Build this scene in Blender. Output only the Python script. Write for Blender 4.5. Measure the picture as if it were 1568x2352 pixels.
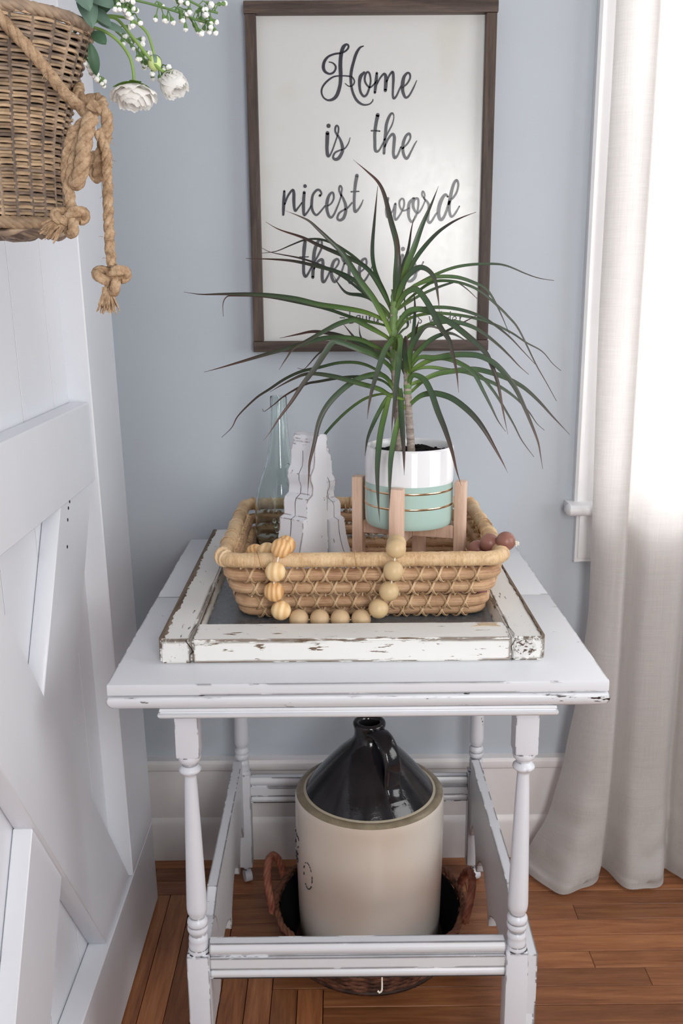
import bpy, bmesh, math, random
from mathutils import Vector, Matrix, noise

random.seed(7)
SC = bpy.context.scene
for _o in list(bpy.data.objects):
    bpy.data.objects.remove(_o, do_unlink=True)

# ------------------------------------------------------------------ camera
F_PX, PITCH, YAW, ROLL = 2160.0, 0.2345, 0.005, 0.007
CAM = Vector((0.0, -1.981, 1.30))
_f = Vector((math.sin(YAW) * math.cos(PITCH), math.cos(YAW) * math.cos(PITCH), -math.sin(PITCH)))
_r = Vector((math.cos(YAW), -math.sin(YAW), 0))
_d = _f.cross(_r)
CR = math.cos(ROLL) * _r + math.sin(ROLL) * _d
CD = -math.sin(ROLL) * _r + math.cos(ROLL) * _d
CF = _f
cam_d = bpy.data.cameras.new('camera')
cam_d.sensor_fit = 'VERTICAL'
cam_d.sensor_height = 36.0
cam_d.sensor_width = 24.0
cam_d.lens = F_PX / 2352.0 * 36.0
cam_d.clip_start = 0.02
cam_o = bpy.data.objects.new('camera', cam_d)
SC.collection.objects.link(cam_o)
_m = Matrix.Identity(4)
for i in range(3):
    _m[i][0] = CR[i]; _m[i][1] = -CD[i]; _m[i][2] = -CF[i]; _m[i][3] = CAM[i]
cam_o.matrix_world = _m
SC.camera = cam_o

# ------------------------------------------------------------------ light
world = bpy.data.worlds.new('daylight')
SC.world = world
world.use_nodes = True
_bg = world.node_tree.nodes['Background']
_bg.inputs[0].default_value = (0.93, 0.96, 1.0, 1)
_bg.inputs[1].default_value = 0.16

def area(name, loc, target, sx, sy, power, col):
    l = bpy.data.lights.new(name, 'AREA')
    l.shape = 'RECTANGLE'; l.size = sx; l.size_y = sy
    l.energy = power; l.color = col
    o = bpy.data.objects.new(name, l)
    SC.collection.objects.link(o)
    o.location = loc
    o.rotation_euler = (Vector(target) - Vector(loc)).to_track_quat('-Z', 'Y').to_euler()
    return o
# daylight from the window behind the camera, from the side window, and outside the curtained window
area('front_window_daylight', (0.46, -2.55, 1.36), (0.25, 0, 0.95), 0.50, 1.1, 22, (1.0, 0.99, 0.97))
area('side_window_daylight', (1.60, -1.15, 1.38), (0.0, -0.50, 1.10), 0.95, 1.1, 13, (0.985, 0.99, 1.0))
area('back_window_daylight', (1.05, 0.75, 1.6), (1.0, 0, 1.45), 1.3, 1.6, 120, (0.97, 0.99, 1.0))

SC.view_settings.view_transform = 'Standard'
SC.view_settings.look = 'None'
SC.view_settings.gamma = 1.0
SC.view_settings.use_curve_mapping = False
SC.view_settings.exposure = 0.12

# ------------------------------------------------------------------ helpers
def P(px, py, X=None, Y=None, Z=None):
    """point of the place seen at photo pixel (px, py) on a known plane"""
    d = CR * ((px - 784) / F_PX) + CD * ((py - 1176) / F_PX) + CF
    if X is not None: t = (X - CAM.x) / d.x
    elif Y is not None: t = (Y - CAM.y) / d.y
    else: t = (Z - CAM.z) / d.z
    return CAM + d * t

def spline(pts, per=6, closed=False):
    """Catmull-Rom through tuples of any size"""
    n = len(pts); out = []
    if n < 3 and not closed:
        out = []
        for i in range(n - 1):
            for k in range(per):
                t = k / per
                out.append(tuple(a + (b - a) * t for a, b in zip(pts[i], pts[i + 1])))
        out.append(tuple(pts[-1])); return out
    rng = n if closed else n - 1
    for i in range(rng):
        if closed:
            p0, p1, p2, p3 = pts[(i - 1) % n], pts[i], pts[(i + 1) % n], pts[(i + 2) % n]
        else:
            p1, p2 = pts[i], pts[i + 1]
            p0 = pts[i - 1] if i > 0 else tuple(2 * a - b for a, b in zip(p1, p2))
            p3 = pts[i + 2] if i + 2 < n else tuple(2 * b - a for a, b in zip(p1, p2))
        for k in range(per):
            t = k / per
            out.append(tuple(0.5 * (2 * b + (c - a) * t + (2 * a - 5 * b + 4 * c - d) * t * t + (3 * b - a - 3 * c + d) * t ** 3)
                             for a, b, c, d in zip(p0, p1, p2, p3)))
    if not closed: out.append(tuple(pts[-1]))
    return out

class MB:
    def __init__(s): s.v = []; s.f = []
    def add(s, vs, fs):
        o = len(s.v); s.v += [tuple(v) for v in vs]
        s.f += [tuple(i + o for i in f) for f in fs]
        return s
    def box(s, x0, x1, y0, y1, z0, z1, bev=0.0, seg=2, mat=None):
        bm = bmesh.new()
        bmesh.ops.create_cube(bm, size=1)
        for v in bm.verts:
            v.co = Vector(((x0 + x1) / 2 + v.co.x * (x1 - x0), (y0 + y1) / 2 + v.co.y * (y1 - y0), (z0 + z1) / 2 + v.co.z * (z1 - z0)))
        if bev > 0:
            bmesh.ops.bevel(bm, geom=list(bm.edges), offset=bev, segments=seg, affect='EDGES', profile=0.6)
        bm.verts.index_update()
        vs = [(mat @ v.co if mat else v.co)[:] for v in bm.verts]
        fs = [tuple(v.index for v in f.verts) for f in bm.faces]
        bm.free()
        return s.add(vs, fs)
    def bm(s, bm):
        bm.verts.index_update()
        s.add([v.co[:] for v in bm.verts], [tuple(v.index for v in f.verts) for f in bm.faces]); bm.free(); return s
    def tube(s, pts, r, n=8, closed=False, flat=None, up=None):
        """sweep; r number or list; flat = second radius ratio across the up direction"""
        pts = [Vector(p) for p in pts]; m = len(pts)
        rs = r if isinstance(r, (list, tuple)) else [r] * m
        T = []
        for i in range(m):
            a = pts[(i - 1) % m] if closed or i > 0 else pts[i]
            b = pts[(i + 1) % m] if closed or i < m - 1 else pts[i]
            t = (b - a); T.append(t.normalized() if t.length > 1e-9 else Vector((0, 0, 1)))
        nrm = up.copy() if up is not None else (Vector((0, 0, 1)) if abs(T[0].z) < 0.9 else Vector((1, 0, 0)))
        vs = []
        for i in range(m):
            if up is not None: nrm = up.copy()
            nn = nrm - T[i] * nrm.dot(T[i])
            if nn.length < 1e-6: nn = T[i].orthogonal()
            nrm = nn.normalized(); bn = T[i].cross(nrm)
            for k in range(n):
                a = 2 * math.pi * k / n
                ra = rs[i]; rb = rs[i] * (flat if flat else 1)
                vs.append(pts[i] + nrm * (math.cos(a) * rb) + bn * (math.sin(a) * ra))
        fs = []
        for i in range(m if closed else m - 1):
            j = (i + 1) % m
            for k in range(n):
                l = (k + 1) % n
                fs.append((i * n + k, i * n + l, j * n + l, j * n + k))
        if not closed:
            fs.append(tuple(range(n - 1, -1, -1))); fs.append(tuple((m - 1) * n + k for k in range(n)))
        return s.add(vs, fs)
    def lathe(s, prof, c=(0, 0, 0), n=32, capb=True, capt=True):
        vs = []; m = len(prof)
        for r, z in prof:
            for k in range(n):
                a = 2 * math.pi * k / n
                vs.append((c[0] + r * math.cos(a), c[1] + r * math.sin(a), c[2] + z))
        fs = []
        for i in range(m - 1):
            for k in range(n):
                l = (k + 1) % n
                fs.append((i * n + k, i * n + l, (i + 1) * n + l, (i + 1) * n + k))
        if prof[-1][1] < prof[0][1]:
            fs = [tuple(reversed(f)) for f in fs]
            if capb and prof[-1][0] > 1e-6: fs.append(tuple((m - 1) * n + k for k in range(n - 1, -1, -1)))
            if capt and prof[0][0] > 1e-6: fs.append(tuple(range(n)))
        else:
            if capb and prof[0][0] > 1e-6: fs.append(tuple(range(n - 1, -1, -1)))
            if capt and prof[-1][0] > 1e-6: fs.append(tuple((m - 1) * n + k for k in range(n)))
        return s.add(vs, fs)
    def prism(s, poly, axis, lo, hi):
        """poly of 2-D points; axis 'x': (y,z)  'y': (x,z)  'z': (x,y)"""
        n = len(poly)
        def pt(p, h):
            return {'x': (h, p[0], p[1]), 'y': (p[0], h, p[1]), 'z': (p[0], p[1], h)}[axis]
        vs = [pt(p, lo) for p in poly] + [pt(p, hi) for p in poly]
        fs = [tuple(range(n)), tuple(range(2 * n - 1, n - 1, -1))]
        for i in range(n):
            j = (i + 1) % n; fs.append((i, i + n, j + n, j))
        bm = bmesh.new()
        bv = [bm.verts.new(v) for v in vs]
        for f in fs: bm.faces.new([bv[i] for i in f])
        bmesh.ops.recalc_face_normals(bm, faces=bm.faces)
        return s.bm(bm)
    def sphere(s, c, r, seg=16, rings=10, sc=(1, 1, 1), rot=None):
        vs = [(0, 0, 1)]
        for i in range(1, rings):
            a = math.pi * i / rings
            for k in range(seg):
                b = 2 * math.pi * k / seg
                vs.append((math.sin(a) * math.cos(b), math.sin(a) * math.sin(b), math.cos(a)))
        vs.append((0, 0, -1))
        fs = [(0, 1 + k, 1 + (k + 1) % seg) for k in range(seg)]
        for i in range(rings - 2):
            for k in range(seg):
                a = 1 + i * seg + k; b = 1 + i * seg + (k + 1) % seg
                fs.append((a, a + seg, b + seg, b))
        e = len(vs) - 1; o = 1 + (rings - 2) * seg
        fs += [(e, o + (k + 1) % seg, o + k) for k in range(seg)]
        out = []
        for v in vs:
            w = Vector((v[0] * r * sc[0], v[1] * r * sc[1], v[2] * r * sc[2]))
            if rot: w = rot @ w
            out.append(w + Vector(c))
        return s.add(out, fs)
    def grid(s, fn, nu, nv, cu=False):
        vs = [fn(i / (nu if cu else nu - 1), j / (nv - 1)) for j in range(nv) for i in range(nu)]
        fs = []
        for j in range(nv - 1):
            for i in range(nu if cu else nu - 1):
                k = (i + 1) % nu
                fs.append((j * nu + i, j * nu + k, (j + 1) * nu + k, (j + 1) * nu + i))
        return s.add(vs, fs)
    def mesh(s, name, off=Vector((0, 0, 0)), smooth=35):
        me = bpy.data.meshes.new(name)
        me.from_pydata([(v[0] - off.x, v[1] - off.y, v[2] - off.z) for v in s.v], [], s.f)
        me.update()
        if smooth:
            me.polygons.foreach_set('use_smooth', [True] * len(me.polygons))
            me.set_sharp_from_angle(angle=math.radians(smooth))
        return me
    def build(s, name, mat, parent=None, smooth=35, off=None):
        w = WL.get(parent.name, Vector((0, 0, 0))) if parent else (off or Vector((0, 0, 0)))
        me = s.mesh(name, w, smooth)
        o = bpy.data.objects.new(name, me)
        if mat: me.materials.append(mat)
        SC.collection.objects.link(o)
        if parent: o.parent = parent
        else: o.location = w
        WL[o.name] = w.copy()
        return o
WL = {}

def inst(name, me, parent, loc, rot=None):
    """one more piece sharing mesh data; loc in world space"""
    o = bpy.data.objects.new(name, me)
    SC.collection.objects.link(o)
    w = WL.get(parent.name, Vector((0, 0, 0))) if parent else Vector((0, 0, 0))
    o.parent = parent
    M = Matrix.Translation(Vector(loc) - w)
    if rot is not None: M = M @ (rot if len(rot) == 4 else rot.to_4x4())
    o.matrix_local = M
    WL[o.name] = Vector(loc)
    return o

def tag(o, label, cat, group=None):
    o['label'] = label; o['category'] = cat
    if group: o['group'] = group
    return o

def thing(name, label, cat, loc, group=None):
    o = bpy.data.objects.new(name, None)
    o.empty_display_size = 0.02
    SC.collection.objects.link(o); o.location = loc
    WL[o.name] = Vector(loc)
    return tag(o, label, cat, group)

def struct(o, label=None):
    o['kind'] = 'structure'
    if label: o['label'] = label
    return o

# ------------------------------------------------------------------ materials
class NT:
    def __init__(s, name):
        s.m = bpy.data.materials.new(name); s.m.use_nodes = True
        s.t = s.m.node_tree; s.b = s.t.nodes['Principled BSDF']; s.out = s.t.nodes['Material Output']
    def n(s, typ, **kw):
        nd = s.t.nodes.new(typ)
        for k, v in kw.items(): setattr(nd, k, v)
        return nd
    def l(s, a, b): s.t.links.new(a, b)
    def val(s, sock, v):
        if hasattr(v, 'links'): s.l(v, sock)
        else: sock.default_value = v
    def coords(s, scale=(1, 1, 1), kind='Object', rot=(0, 0, 0)):
        tc = s.n('ShaderNodeTexCoord'); mp = s.n('ShaderNodeMapping')
        mp.inputs['Scale'].default_value = scale; mp.inputs['Rotation'].default_value = rot
        s.l(tc.outputs[kind], mp.inputs['Vector']); return mp.outputs[0]
    def noise(s, vec, scale=5, detail=4, rough=.5, dist=0):
        n = s.n('ShaderNodeTexNoise'); s.l(vec, n.inputs['Vector'])
        n.inputs['Scale'].default_value = scale; n.inputs['Detail'].default_value = detail
        n.inputs['Roughness'].default_value = rough; n.inputs['Distortion'].default_value = dist
        return n.outputs['Fac']
    def ramp(s, fac, stops):
        r = s.n('ShaderNodeValToRGB'); s.l(fac, r.inputs[0])
        e = r.color_ramp.elements
        while len(e) > 1: e.remove(e[-1])
        e[0].position = stops[0][0]; e[0].color = c4(stops[0][1])
        for p, c in stops[1:]:
            k = e.new(p); k.color = c4(c)
        return r.outputs[0]
    def mix(s, fac, a, b, blend='MIX'):
        m = s.n('ShaderNodeMix', data_type='RGBA', blend_type=blend)
        s.val(m.inputs[0], fac); s.val(m.inputs[6], c4(a) if isinstance(a, tuple) else a); s.val(m.inputs[7], c4(b) if isinstance(b, tuple) else b)
        return m.outputs[2]
    def math(s, op, a, b=0.0, clamp=False):
        m = s.n('ShaderNodeMath', operation=op); m.use_clamp = clamp
        s.val(m.inputs[0], a); s.val(m.inputs[1], b); return m.outputs[0]
    def bump(s, h, strength=.3, dist=.002, normal=None):
        b = s.n('ShaderNodeBump'); s.l(h, b.inputs['Height'])
        b.inputs['Strength'].default_value = strength; b.inputs['Distance'].default_value = dist
        if normal: s.l(normal, b.inputs['Normal'])
        s.l(b.outputs[0], s.b.inputs['Normal']); return b.outputs[0]
    def set(s, col=None, rough=None, spec=None, **kw):
        if col is not None: s.val(s.b.inputs['Base Color'], c4(col) if isinstance(col, tuple) else col)
        if rough is not None: s.val(s.b.inputs['Roughness'], rough)
        if spec is not None: s.b.inputs['Specular IOR Level'].default_value = spec
        for k, v in kw.items(): s.val(s.b.inputs[k], v)
        return s.m
def c4(c): return c if len(c) == 4 else (c[0], c[1], c[2], 1)
def srgb(r, g, b):
    f = lambda x: (x / 255 / 12.92) if x / 255 <= .04045 else ((x / 255 + .055) / 1.055) ** 2.4
    return (f(r), f(g), f(b))

def m_plain(name, col, rough=.5, spec=.5, var=.06, scale=20, bump=0, **kw):
    t = NT(name); v = t.coords()
    n = t.noise(v, scale, 4)
    dk = tuple(c * (1 - var) for c in col); lt = tuple(min(1, c * (1 + var)) for c in col)
    c = t.ramp(n, [(.3, dk), (.7, lt)])
    t.set(c, rough, spec, **kw)
    if bump: t.bump(t.noise(v, scale * 6, 3), bump, .002)
    return t.m

def m_paint(name, col, wood=(.10, .055, .035), rough=.45, edge=.5, chips=.0, stretch=(1, 1, 1), dirt=.05, erad=.0025, seed=0., fine=60):
    """old painted wood: brush marks, wear on the edges and flakes that bare the wood"""
    t = NT(name)
    v = t.coords(stretch)
    vs = t.n('ShaderNodeVectorMath', operation='ADD'); t.l(v, vs.inputs[0]); vs.inputs[1].default_value = (seed, seed * .7, seed * 1.3)
    v = vs.outputs[0]
    big = t.noise(v, 9, 3); sm = t.noise(v, fine, 5, .65); vs2 = t.noise(v, fine * 4, 3, .6)
    c = t.ramp(big, [(.25, tuple(x * (1 - dirt) for x in col)), (.75, col)])
    bv = t.n('ShaderNodeBevel', samples=4); bv.inputs['Radius'].default_value = erad
    ge = t.n('ShaderNodeNewGeometry')
    dt = t.n('ShaderNodeVectorMath', operation='DOT_PRODUCT'); t.l(bv.outputs[0], dt.inputs[0]); t.l(ge.outputs['Normal'], dt.inputs[1])
    em = t.math('SUBTRACT', 1.0, dt.outputs['Value'])
    em = t.math('MULTIPLY', em, 14.0, True)
    md = t.noise(v, 24, 3)
    gate = t.ramp(md, [(.38, (.25, .25, .25)), (.62, (1, 1, 1))])
    th = t.math('MULTIPLY', t.math('MULTIPLY', em, edge), gate)                      # lowers the threshold on edges
    k = t.math('ADD', sm, th)
    k = t.math('ADD', k, t.math('MULTIPLY', t.math('SUBTRACT', big, .5), .35))
    k = t.math('ADD', k, chips)
    mask = t.ramp(k, [(.74, (0, 0, 0)), (.765, (1, 1, 1))])
    wc = t.ramp(vs2, [(.3, tuple(x * .45 for x in wood)), (.7, wood)])
    t.set(t.mix(mask, c, wc), rough, .4)
    h = t.math('SUBTRACT', t.math('MULTIPLY', sm, .25), mask)
    t.bump(h, .35, .0012)
    return t.m

def m_grain(name, cols, scale=(1, 1, 1), rough=.45, spec=.4, ring=8, dist=3, bump=.15, rand=.25, coat=0):
    """wood grain running along the object axis given the smallest scale"""
    t = NT(name)
    oi = t.n('ShaderNodeObjectInfo')
    tc = t.n('ShaderNodeTexCoord'); mp = t.n('ShaderNodeMapping'); mp.inputs['Scale'].default_value = scale
    off = t.n('ShaderNodeVectorMath', operation='SCALE'); off.inputs[0].default_value = (7.3, 11.1, 5.7); t.l(oi.outputs['Random'], off.inputs['Scale'])
    ad = t.n('ShaderNodeVectorMath', operation='ADD'); t.l(tc.outputs['Object'], ad.inputs[0]); t.l(off.outputs[0], ad.inputs[1])
    t.l(ad.outputs[0], mp.inputs[0]); v = mp.outputs[0]
    a = t.noise(v, ring, 6, .6, dist * .3); b = t.noise(v, ring * 6, 4, .7)
    f = t.math('ADD', t.math('MULTIPLY', a, .7), t.math('MULTIPLY', b, .3))
    c = t.ramp(f, [(.32, cols[0]), (.5, cols[1]), (.68, cols[2])])
    hv = t.n('ShaderNodeHueSaturation'); t.l(c, hv.inputs['Color'])
    t.l(t.math('ADD', t.math('MULTIPLY', oi.outputs['Random'], rand * 2), 1 - rand), hv.inputs['Value'])
    t.set(hv.outputs[0], rough, spec)
    if coat: t.b.inputs['Coat Weight'].default_value = coat; t.b.inputs['Coat Roughness'].default_value = .25
    t.bump(b, bump, .001)
    return t.m

M = {}
M['wall'] = m_plain('wall_paint', srgb(188, 195, 203), .5, .35, .015, 6, .03)
M['ceil'] = m_plain('ceiling_paint', srgb(225, 226, 228), .8, .2, .02)
M['trim'] = m_plain('trim_paint', srgb(228, 224, 224), .35, .5, .03, 14)
M['trimw'] = m_plain('window_trim_paint', srgb(228, 228, 230), .3, .5, .02, 14)
M['door'] = m_paint('door_paint', srgb(228, 230, 236), wood=(.16, .09, .06), rough=.3, edge=.06, chips=-.10, dirt=.035, stretch=(1, 1, .25), fine=40)
M['table'] = m_paint('table_paint', srgb(220, 222, 227), wood=(.030, .018, .017), rough=.3, edge=.52, chips=.025, dirt=.05, stretch=(.25, .8, .8), fine=80, erad=.0052)
M['tablelip'] = m_paint('table_lip_paint', srgb(220, 222, 227), wood=(.035, .019, .018), rough=.3, edge=.30, chips=.118, dirt=.05, stretch=(.22, .8, 1.1), fine=95, erad=.0035, seed=1.5)
M['tleg'] = m_paint('table_leg_paint', srgb(220, 222, 229), wood=(.030, .018, .017), rough=.3, edge=.48, chips=.0, dirt=.05, stretch=(1, 1, .35), fine=90, erad=.0042, seed=3.)
M['sash'] = m_paint('sash_paint', srgb(234, 233, 230), wood=(.20, .13, .085), rough=.5, edge=.27, chips=.085, dirt=.14, stretch=(.17, 1, 1), fine=150, erad=.005, seed=5.)
M['sashy'] = m_paint('sash_stile_paint', srgb(230, 229, 226), wood=(.17, .12, .085), rough=.5, edge=.28, chips=.075, dirt=.14, stretch=(1, .18, 1), fine=150, erad=.006, seed=9.)
M['tableplain'] = m_plain('table_underside_paint', srgb(220, 222, 227), .35, .4, .03, 18)
M['barewood'] = m_grain('weathered_bare_wood', [(.09, .065, .05), (.20, .15, .11), (.33, .26, .20)], (30, 2, 30), .8, .2, 3, 2, .4, .1)
M['corbel'] = m_paint('corbel_paint', srgb(226, 226, 232), wood=(.16, .085, .055), rough=.5, edge=.30, chips=.085, dirt=.06, stretch=(1, 1, .8), fine=75, erad=.004, seed=2.)
M['plank'] = m_grain('floor_oak', [srgb(112, 67, 43), srgb(146, 93, 59), srgb(172, 117, 77)], (1.6, 22, 22), .33, .4, 2.2, 3, .08, .24, .15)
M['planky'] = m_grain('floor_oak_turned', [srgb(112, 67, 43), srgb(146, 93, 59), srgb(172, 117, 77)], (22, 1.6, 22), .33, .4, 2.2, 3, .08, .24, .15)
M['subfloor'] = m_plain('dark_subfloor', (.02, .012, .008), .9, .1)
M['frame'] = m_grain('dark_stained_wood', [srgb(48, 39, 36), srgb(80, 66, 59), srgb(110, 92, 80)], (2, 30, 30), .5, .35, 2, 2, .25, .08)
M['framez'] = m_grain('dark_stained_wood_upright', [srgb(48, 39, 36), srgb(80, 66, 59), srgb(110, 92, 80)], (30, 30, 2), .5, .35, 2, 2, .25, .08)
def m_panel():
    t = NT('sign_panel_paint'); v = t.coords((1, 1, 1))
    n = t.noise(v, 4.2, 2)
    c = t.ramp(n, [(.62, srgb(216, 216, 214)), (.72, srgb(208, 206, 196))])
    t.set(c, t.math('ADD', .17, t.math('MULTIPLY', t.noise(v, 60, 3), .12)), .55)
    v2 = t.coords((1, 1, .3)); t.bump(t.noise(v2, 220, 4, .7), .05, .001); return t.m
M['panel'] = m_panel()
M['ink'] = m_plain('dark_vinyl_letters', (.022, .022, .034), .26, .6, .15, 200, .06)
M['inkthin'] = m_plain('pen_ink', (.05, .05, .06), .4, .4)
# ------------------------------------------------------------------ the setting
XL, XR, YF, ZC = -0.53, 2.6, -3.8, 2.5            # left wall, right end, front end, ceiling
# window opening in the back wall
WX0, WX1, WZ0, WZ1 = 0.60, 1.55, 0.852, 2.15
b = MB()
b.box(XL, WX0, 0, .12, 0, ZC); b.box(WX1, XR, 0, .12, 0, ZC)
b.box(WX0, WX1, 0, .12, 0, WZ0); b.box(WX0, WX1, 0, .12, WZ1, ZC)
struct(b.build('wall_back', M['wall'], None, 0), 'pale blue grey painted wall behind the table')
b = MB(); b.box(XL - .1, XL, YF, .12, 0, ZC)
struct(b.build('wall_left', M['wall'], None, 0), 'pale blue grey side wall behind the barn door')
b = MB(); b.box(XL - .1, XR, YF, .12, ZC, ZC + .1)
struct(b.build('ceiling', M['ceil'], None, 0), 'white ceiling above the room')

# floor: strips laid round the room, meeting in stepped corners
fl = MB(); fl.box(XL - .1, XR, YF, .12, -.06, -.006)
floor = struct(fl.build('floor', M['subfloor'], None, 0), 'orange brown oak strip floor')
BW = .0485
rnd = random.Random(3)
nrow = 14
for k in range(nrow):
    y1 = -.012 - k * BW; y0 = y1 - BW + .0013
    xs = XL + .012 + k * BW + (BW if k % 2 else 0)      # stepped corner
    x = xs
    while x < 1.5:
        L = rnd.uniform(.45, .95) if x > xs else rnd.uniform(.35, .9)
        x1 = min(1.5, x + L)
        q = MB(); q.box(x + .0003, x1 - .0003, y0, y1, -.012, rnd.uniform(-.0004, .0004), .0007, 1)
        q.build('plank', M['plank'], floor, 30); x = x1
for k in range(12):
    x0 = XL + .012 + k * BW; x1 = x0 + BW - .0013
    ye = -.012 - (k + 1) * BW + (BW if k % 2 else 0)
    if k % 2 == 0: ye = -.012 - k * BW
    else: ye = -.012 - (k + 1) * BW
    ye = -.012 - k * BW - (0 if k % 2 else BW) if k else -.012 - BW
    y = ye
    while y > -1.4:
        y1 = max(-1.4, y - rnd.uniform(.4, .9))
        q = MB(); q.box(x0, x1, y1 + .0003, y - .0003, -.012, rnd.uniform(-.0004, .0004), .0007, 1)
        q.build('plank', M['planky'], floor, 30); y = y1
b = MB(); b.box(XL, 1.5, -3.8, -1.4, -.012, 0)
b.box(XL + .012 + 12 * BW, 1.5, -1.4, -.012 - nrow * BW, -.012, 0); b.box(1.5, XR, -3.8, 0, -.012, 0)
b.build('floor_field', M['plank'], floor, 0)

# baseboard with stepped foot and rounded cap
prof = [(0, 0), (-.030, 0), (-.030, .088), (-.027, .098), (-.0215, .106), (-.0215, .224), (-.026, .228), (-.028, .236), (-.027, .244), (-.022, .2505), (0, .2505)]
b = MB(); b.prism(prof, 'x', XL, XR)
struct(b.build('baseboard_back', M['trim'], None, 30), 'tall white baseboard with a moulded cap behind the table')
b = MB(); b.prism([(XL, 0), (XL + .03, 0), (XL + .03, .09), (XL + .0215, .106), (XL + .0215, .24), (XL, .25)], 'y', YF, -.03)
struct(b.build('baseboard_left', M['trim'], None, 30), 'white baseboard along the side wall')

# window: casing, stool, apron, sash bars and panes
win = bpy.data.objects.new('window_1', None); SC.collection.objects.link(win); win.location = (1.05, 0, .85); WL['window_1'] = Vector((1.05, 0, .85))
struct(win, 'white framed window behind the linen curtain')
CX = .508
b = MB()
b.prism([(CX, 0), (CX, -.021), (CX + .006, -.024), (CX + .012, -.021), (CX + .016, -.0195), (.588, -.0195), (.592, -.012), (.612, -.012), (.612, 0)], 'z', .85, 2.17)
b.build('casing', M['trimw'], win, 30)
b = MB(); b.box(1.54, 1.64, -.022, 0, .85, 2.17, .003); b.build('casing', M['trimw'], win)
b = MB(); b.box(CX, 1.64, -.024, 0, 2.17, 2.28, .003); b.build('head_casing', M['trimw'], win)
# stool with rounded nose
nz = [(-.058 + .012 * (1 - math.cos(a)) , .8385 + .0125 * math.sin(a)) for a in [math.pi * (.5 + t / 8) for t in range(9)]]
nz = [(-.050 + .0125 * math.cos(a), .8385 + .0125 * math.sin(a)) for a in [math.pi / 2 + math.pi * t / 8 for t in range(9)]]
b = MB(); b.prism([(.10, .851)] + nz + [(.10, .826)], 'x', .491, 1.67)
b.sphere((.491, -.045, .8385), .0125, 14, 8, (.55, 1.35, 1))
b.build('stool', M['trimw'], win, 30)
b = MB(); b.prism([(.515, .826), (.515, .715), (.53, .7165), (1.62, .7165), (1.635, .715), (1.635, .826)], 'y', -.019, 0)
b.box(.521, 1.63, -.022, -.018, .724, .822, .002)
b.build('apron', M['trimw'], win, 30)
b = MB()
for z0, z1 in ((.852, .915), (2.09, 2.15), (1.48, 1.525)): b.box(WX0, WX1, .05, .085, z0, z1, .003)
for x0, x1 in ((WX0, WX0 + .05), (WX1 - .05, WX1)): b.box(x0, x1, .05, .085, .852, 2.15, .003)
b.build('sash', M['trimw'], win)
def m_glass():
    t = NT('window_glass'); t.set((1, 1, 1), .0, .5, **{'Transmission Weight': 1.0, 'IOR': 1.0}); 
    tr = t.n('ShaderNodeBsdfTransparent'); gl = t.n('ShaderNodeBsdfGlossy'); gl.inputs['Roughness'].default_value = .02
    mx = t.n('ShaderNodeMixShader'); mx.inputs[0].default_value = .05
    t.l(tr.outputs[0], mx.inputs[1]); t.l(gl.outputs[0], mx.inputs[2]); t.l(mx.outputs[0], t.out.inputs[0]); return t.m
M['wglass'] = m_glass()
for z0, z1 in ((.915, 1.48), (1.525, 2.09)):
    b = MB(); b.box(WX0 + .05, WX1 - .05, .066, .069, z0, z1); b.build('pane', M['wglass'], win, 0)

# ------------------------------------------------------------------ curtain
def m_linen():
    t = NT('linen'); 
    v1 = t.coords((1.2, 1.2, 60)); v2 = t.coords((60, 60, 1.0))
    a = t.noise(v1, 14, 4, .7); c = t.noise(v2, 14, 4, .7)
    w = t.math('ADD', t.math('MULTIPLY', a, .5), t.math('MULTIPLY', c, .5))
    col = t.ramp(w, [(.3, srgb(198, 193, 190)), (.7, srgb(222, 217, 214))])
    df = t.n('ShaderNodeBsdfDiffuse'); tl = t.n('ShaderNodeBsdfTranslucent'); mx = t.n('ShaderNodeMixShader')
    t.l(col, df.inputs[0]); t.l(col, tl.inputs[0]); mx.inputs[0].default_value = .36
    bp = t.n('ShaderNodeBump'); bp.inputs['Strength'].default_value = .18; bp.inputs['Distance'].default_value = .001
    t.l(w, bp.inputs['Height']); t.l(bp.outputs[0], df.inputs['Normal'])
    t.l(df.outputs[0], mx.inputs[1]); t.l(tl.outputs[0], mx.inputs[2])
    t.l(mx.outputs[0], t.out.inputs[0]); return t.m
M['linen'] = m_linen()
# plan of the folds at hem, mid height and top (x, y)
hem = [(.405, -.055), (.425, -.10), (.455, -.15), (.487, -.178), (.535, -.165), (.575, -.135), (.592, -.085), (.606, -.10), (.628, -.165), (.675, -.165), (.715, -.145), (.735, -.09), (.75, -.11), (.79, -.16), (.85, -.155), (.885, -.09), (.92, -.14), (.99, -.15), (1.04, -.08), (1.12, -.14), (1.2, -.1)]
low = [(.500, -.080), (.508, -.096), (.522, -.114), (.540, -.128), (.563, -.135), (.590, -.130), (.601, -.088), (.615, -.095), (.64, -.118), (.675, -.122), (.71, -.115), (.735, -.085), (.75, -.10), (.79, -.135), (.85, -.13), (.885, -.085), (.92, -.12), (.99, -.13), (1.04, -.08), (1.12, -.12), (1.2, -.09)]
mid = [(.535, -.083), (.540, -.094), (.549, -.105), (.561, -.113), (.576, -.118), (.594, -.118), (.604, -.088), (.615, -.095), (.64, -.118), (.675, -.122), (.71, -.115), (.735, -.085), (.75, -.10), (.79, -.135), (.85, -.13), (.885, -.085), (.92, -.12), (.99, -.13), (1.04, -.08), (1.12, -.12), (1.2, -.09)]
top = [(.521, -.085), (.527, -.094), (.539, -.104), (.555, -.111), (.572, -.115), (.590, -.115), (.602, -.090), (.615, -.095), (.64, -.118), (.675, -.122), (.71, -.115), (.735, -.085), (.75, -.10), (.79, -.135), (.85, -.13), (.885, -.085), (.92, -.12), (.99, -.13), (1.04, -.08), (1.12, -.12), (1.2, -.09)]
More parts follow.
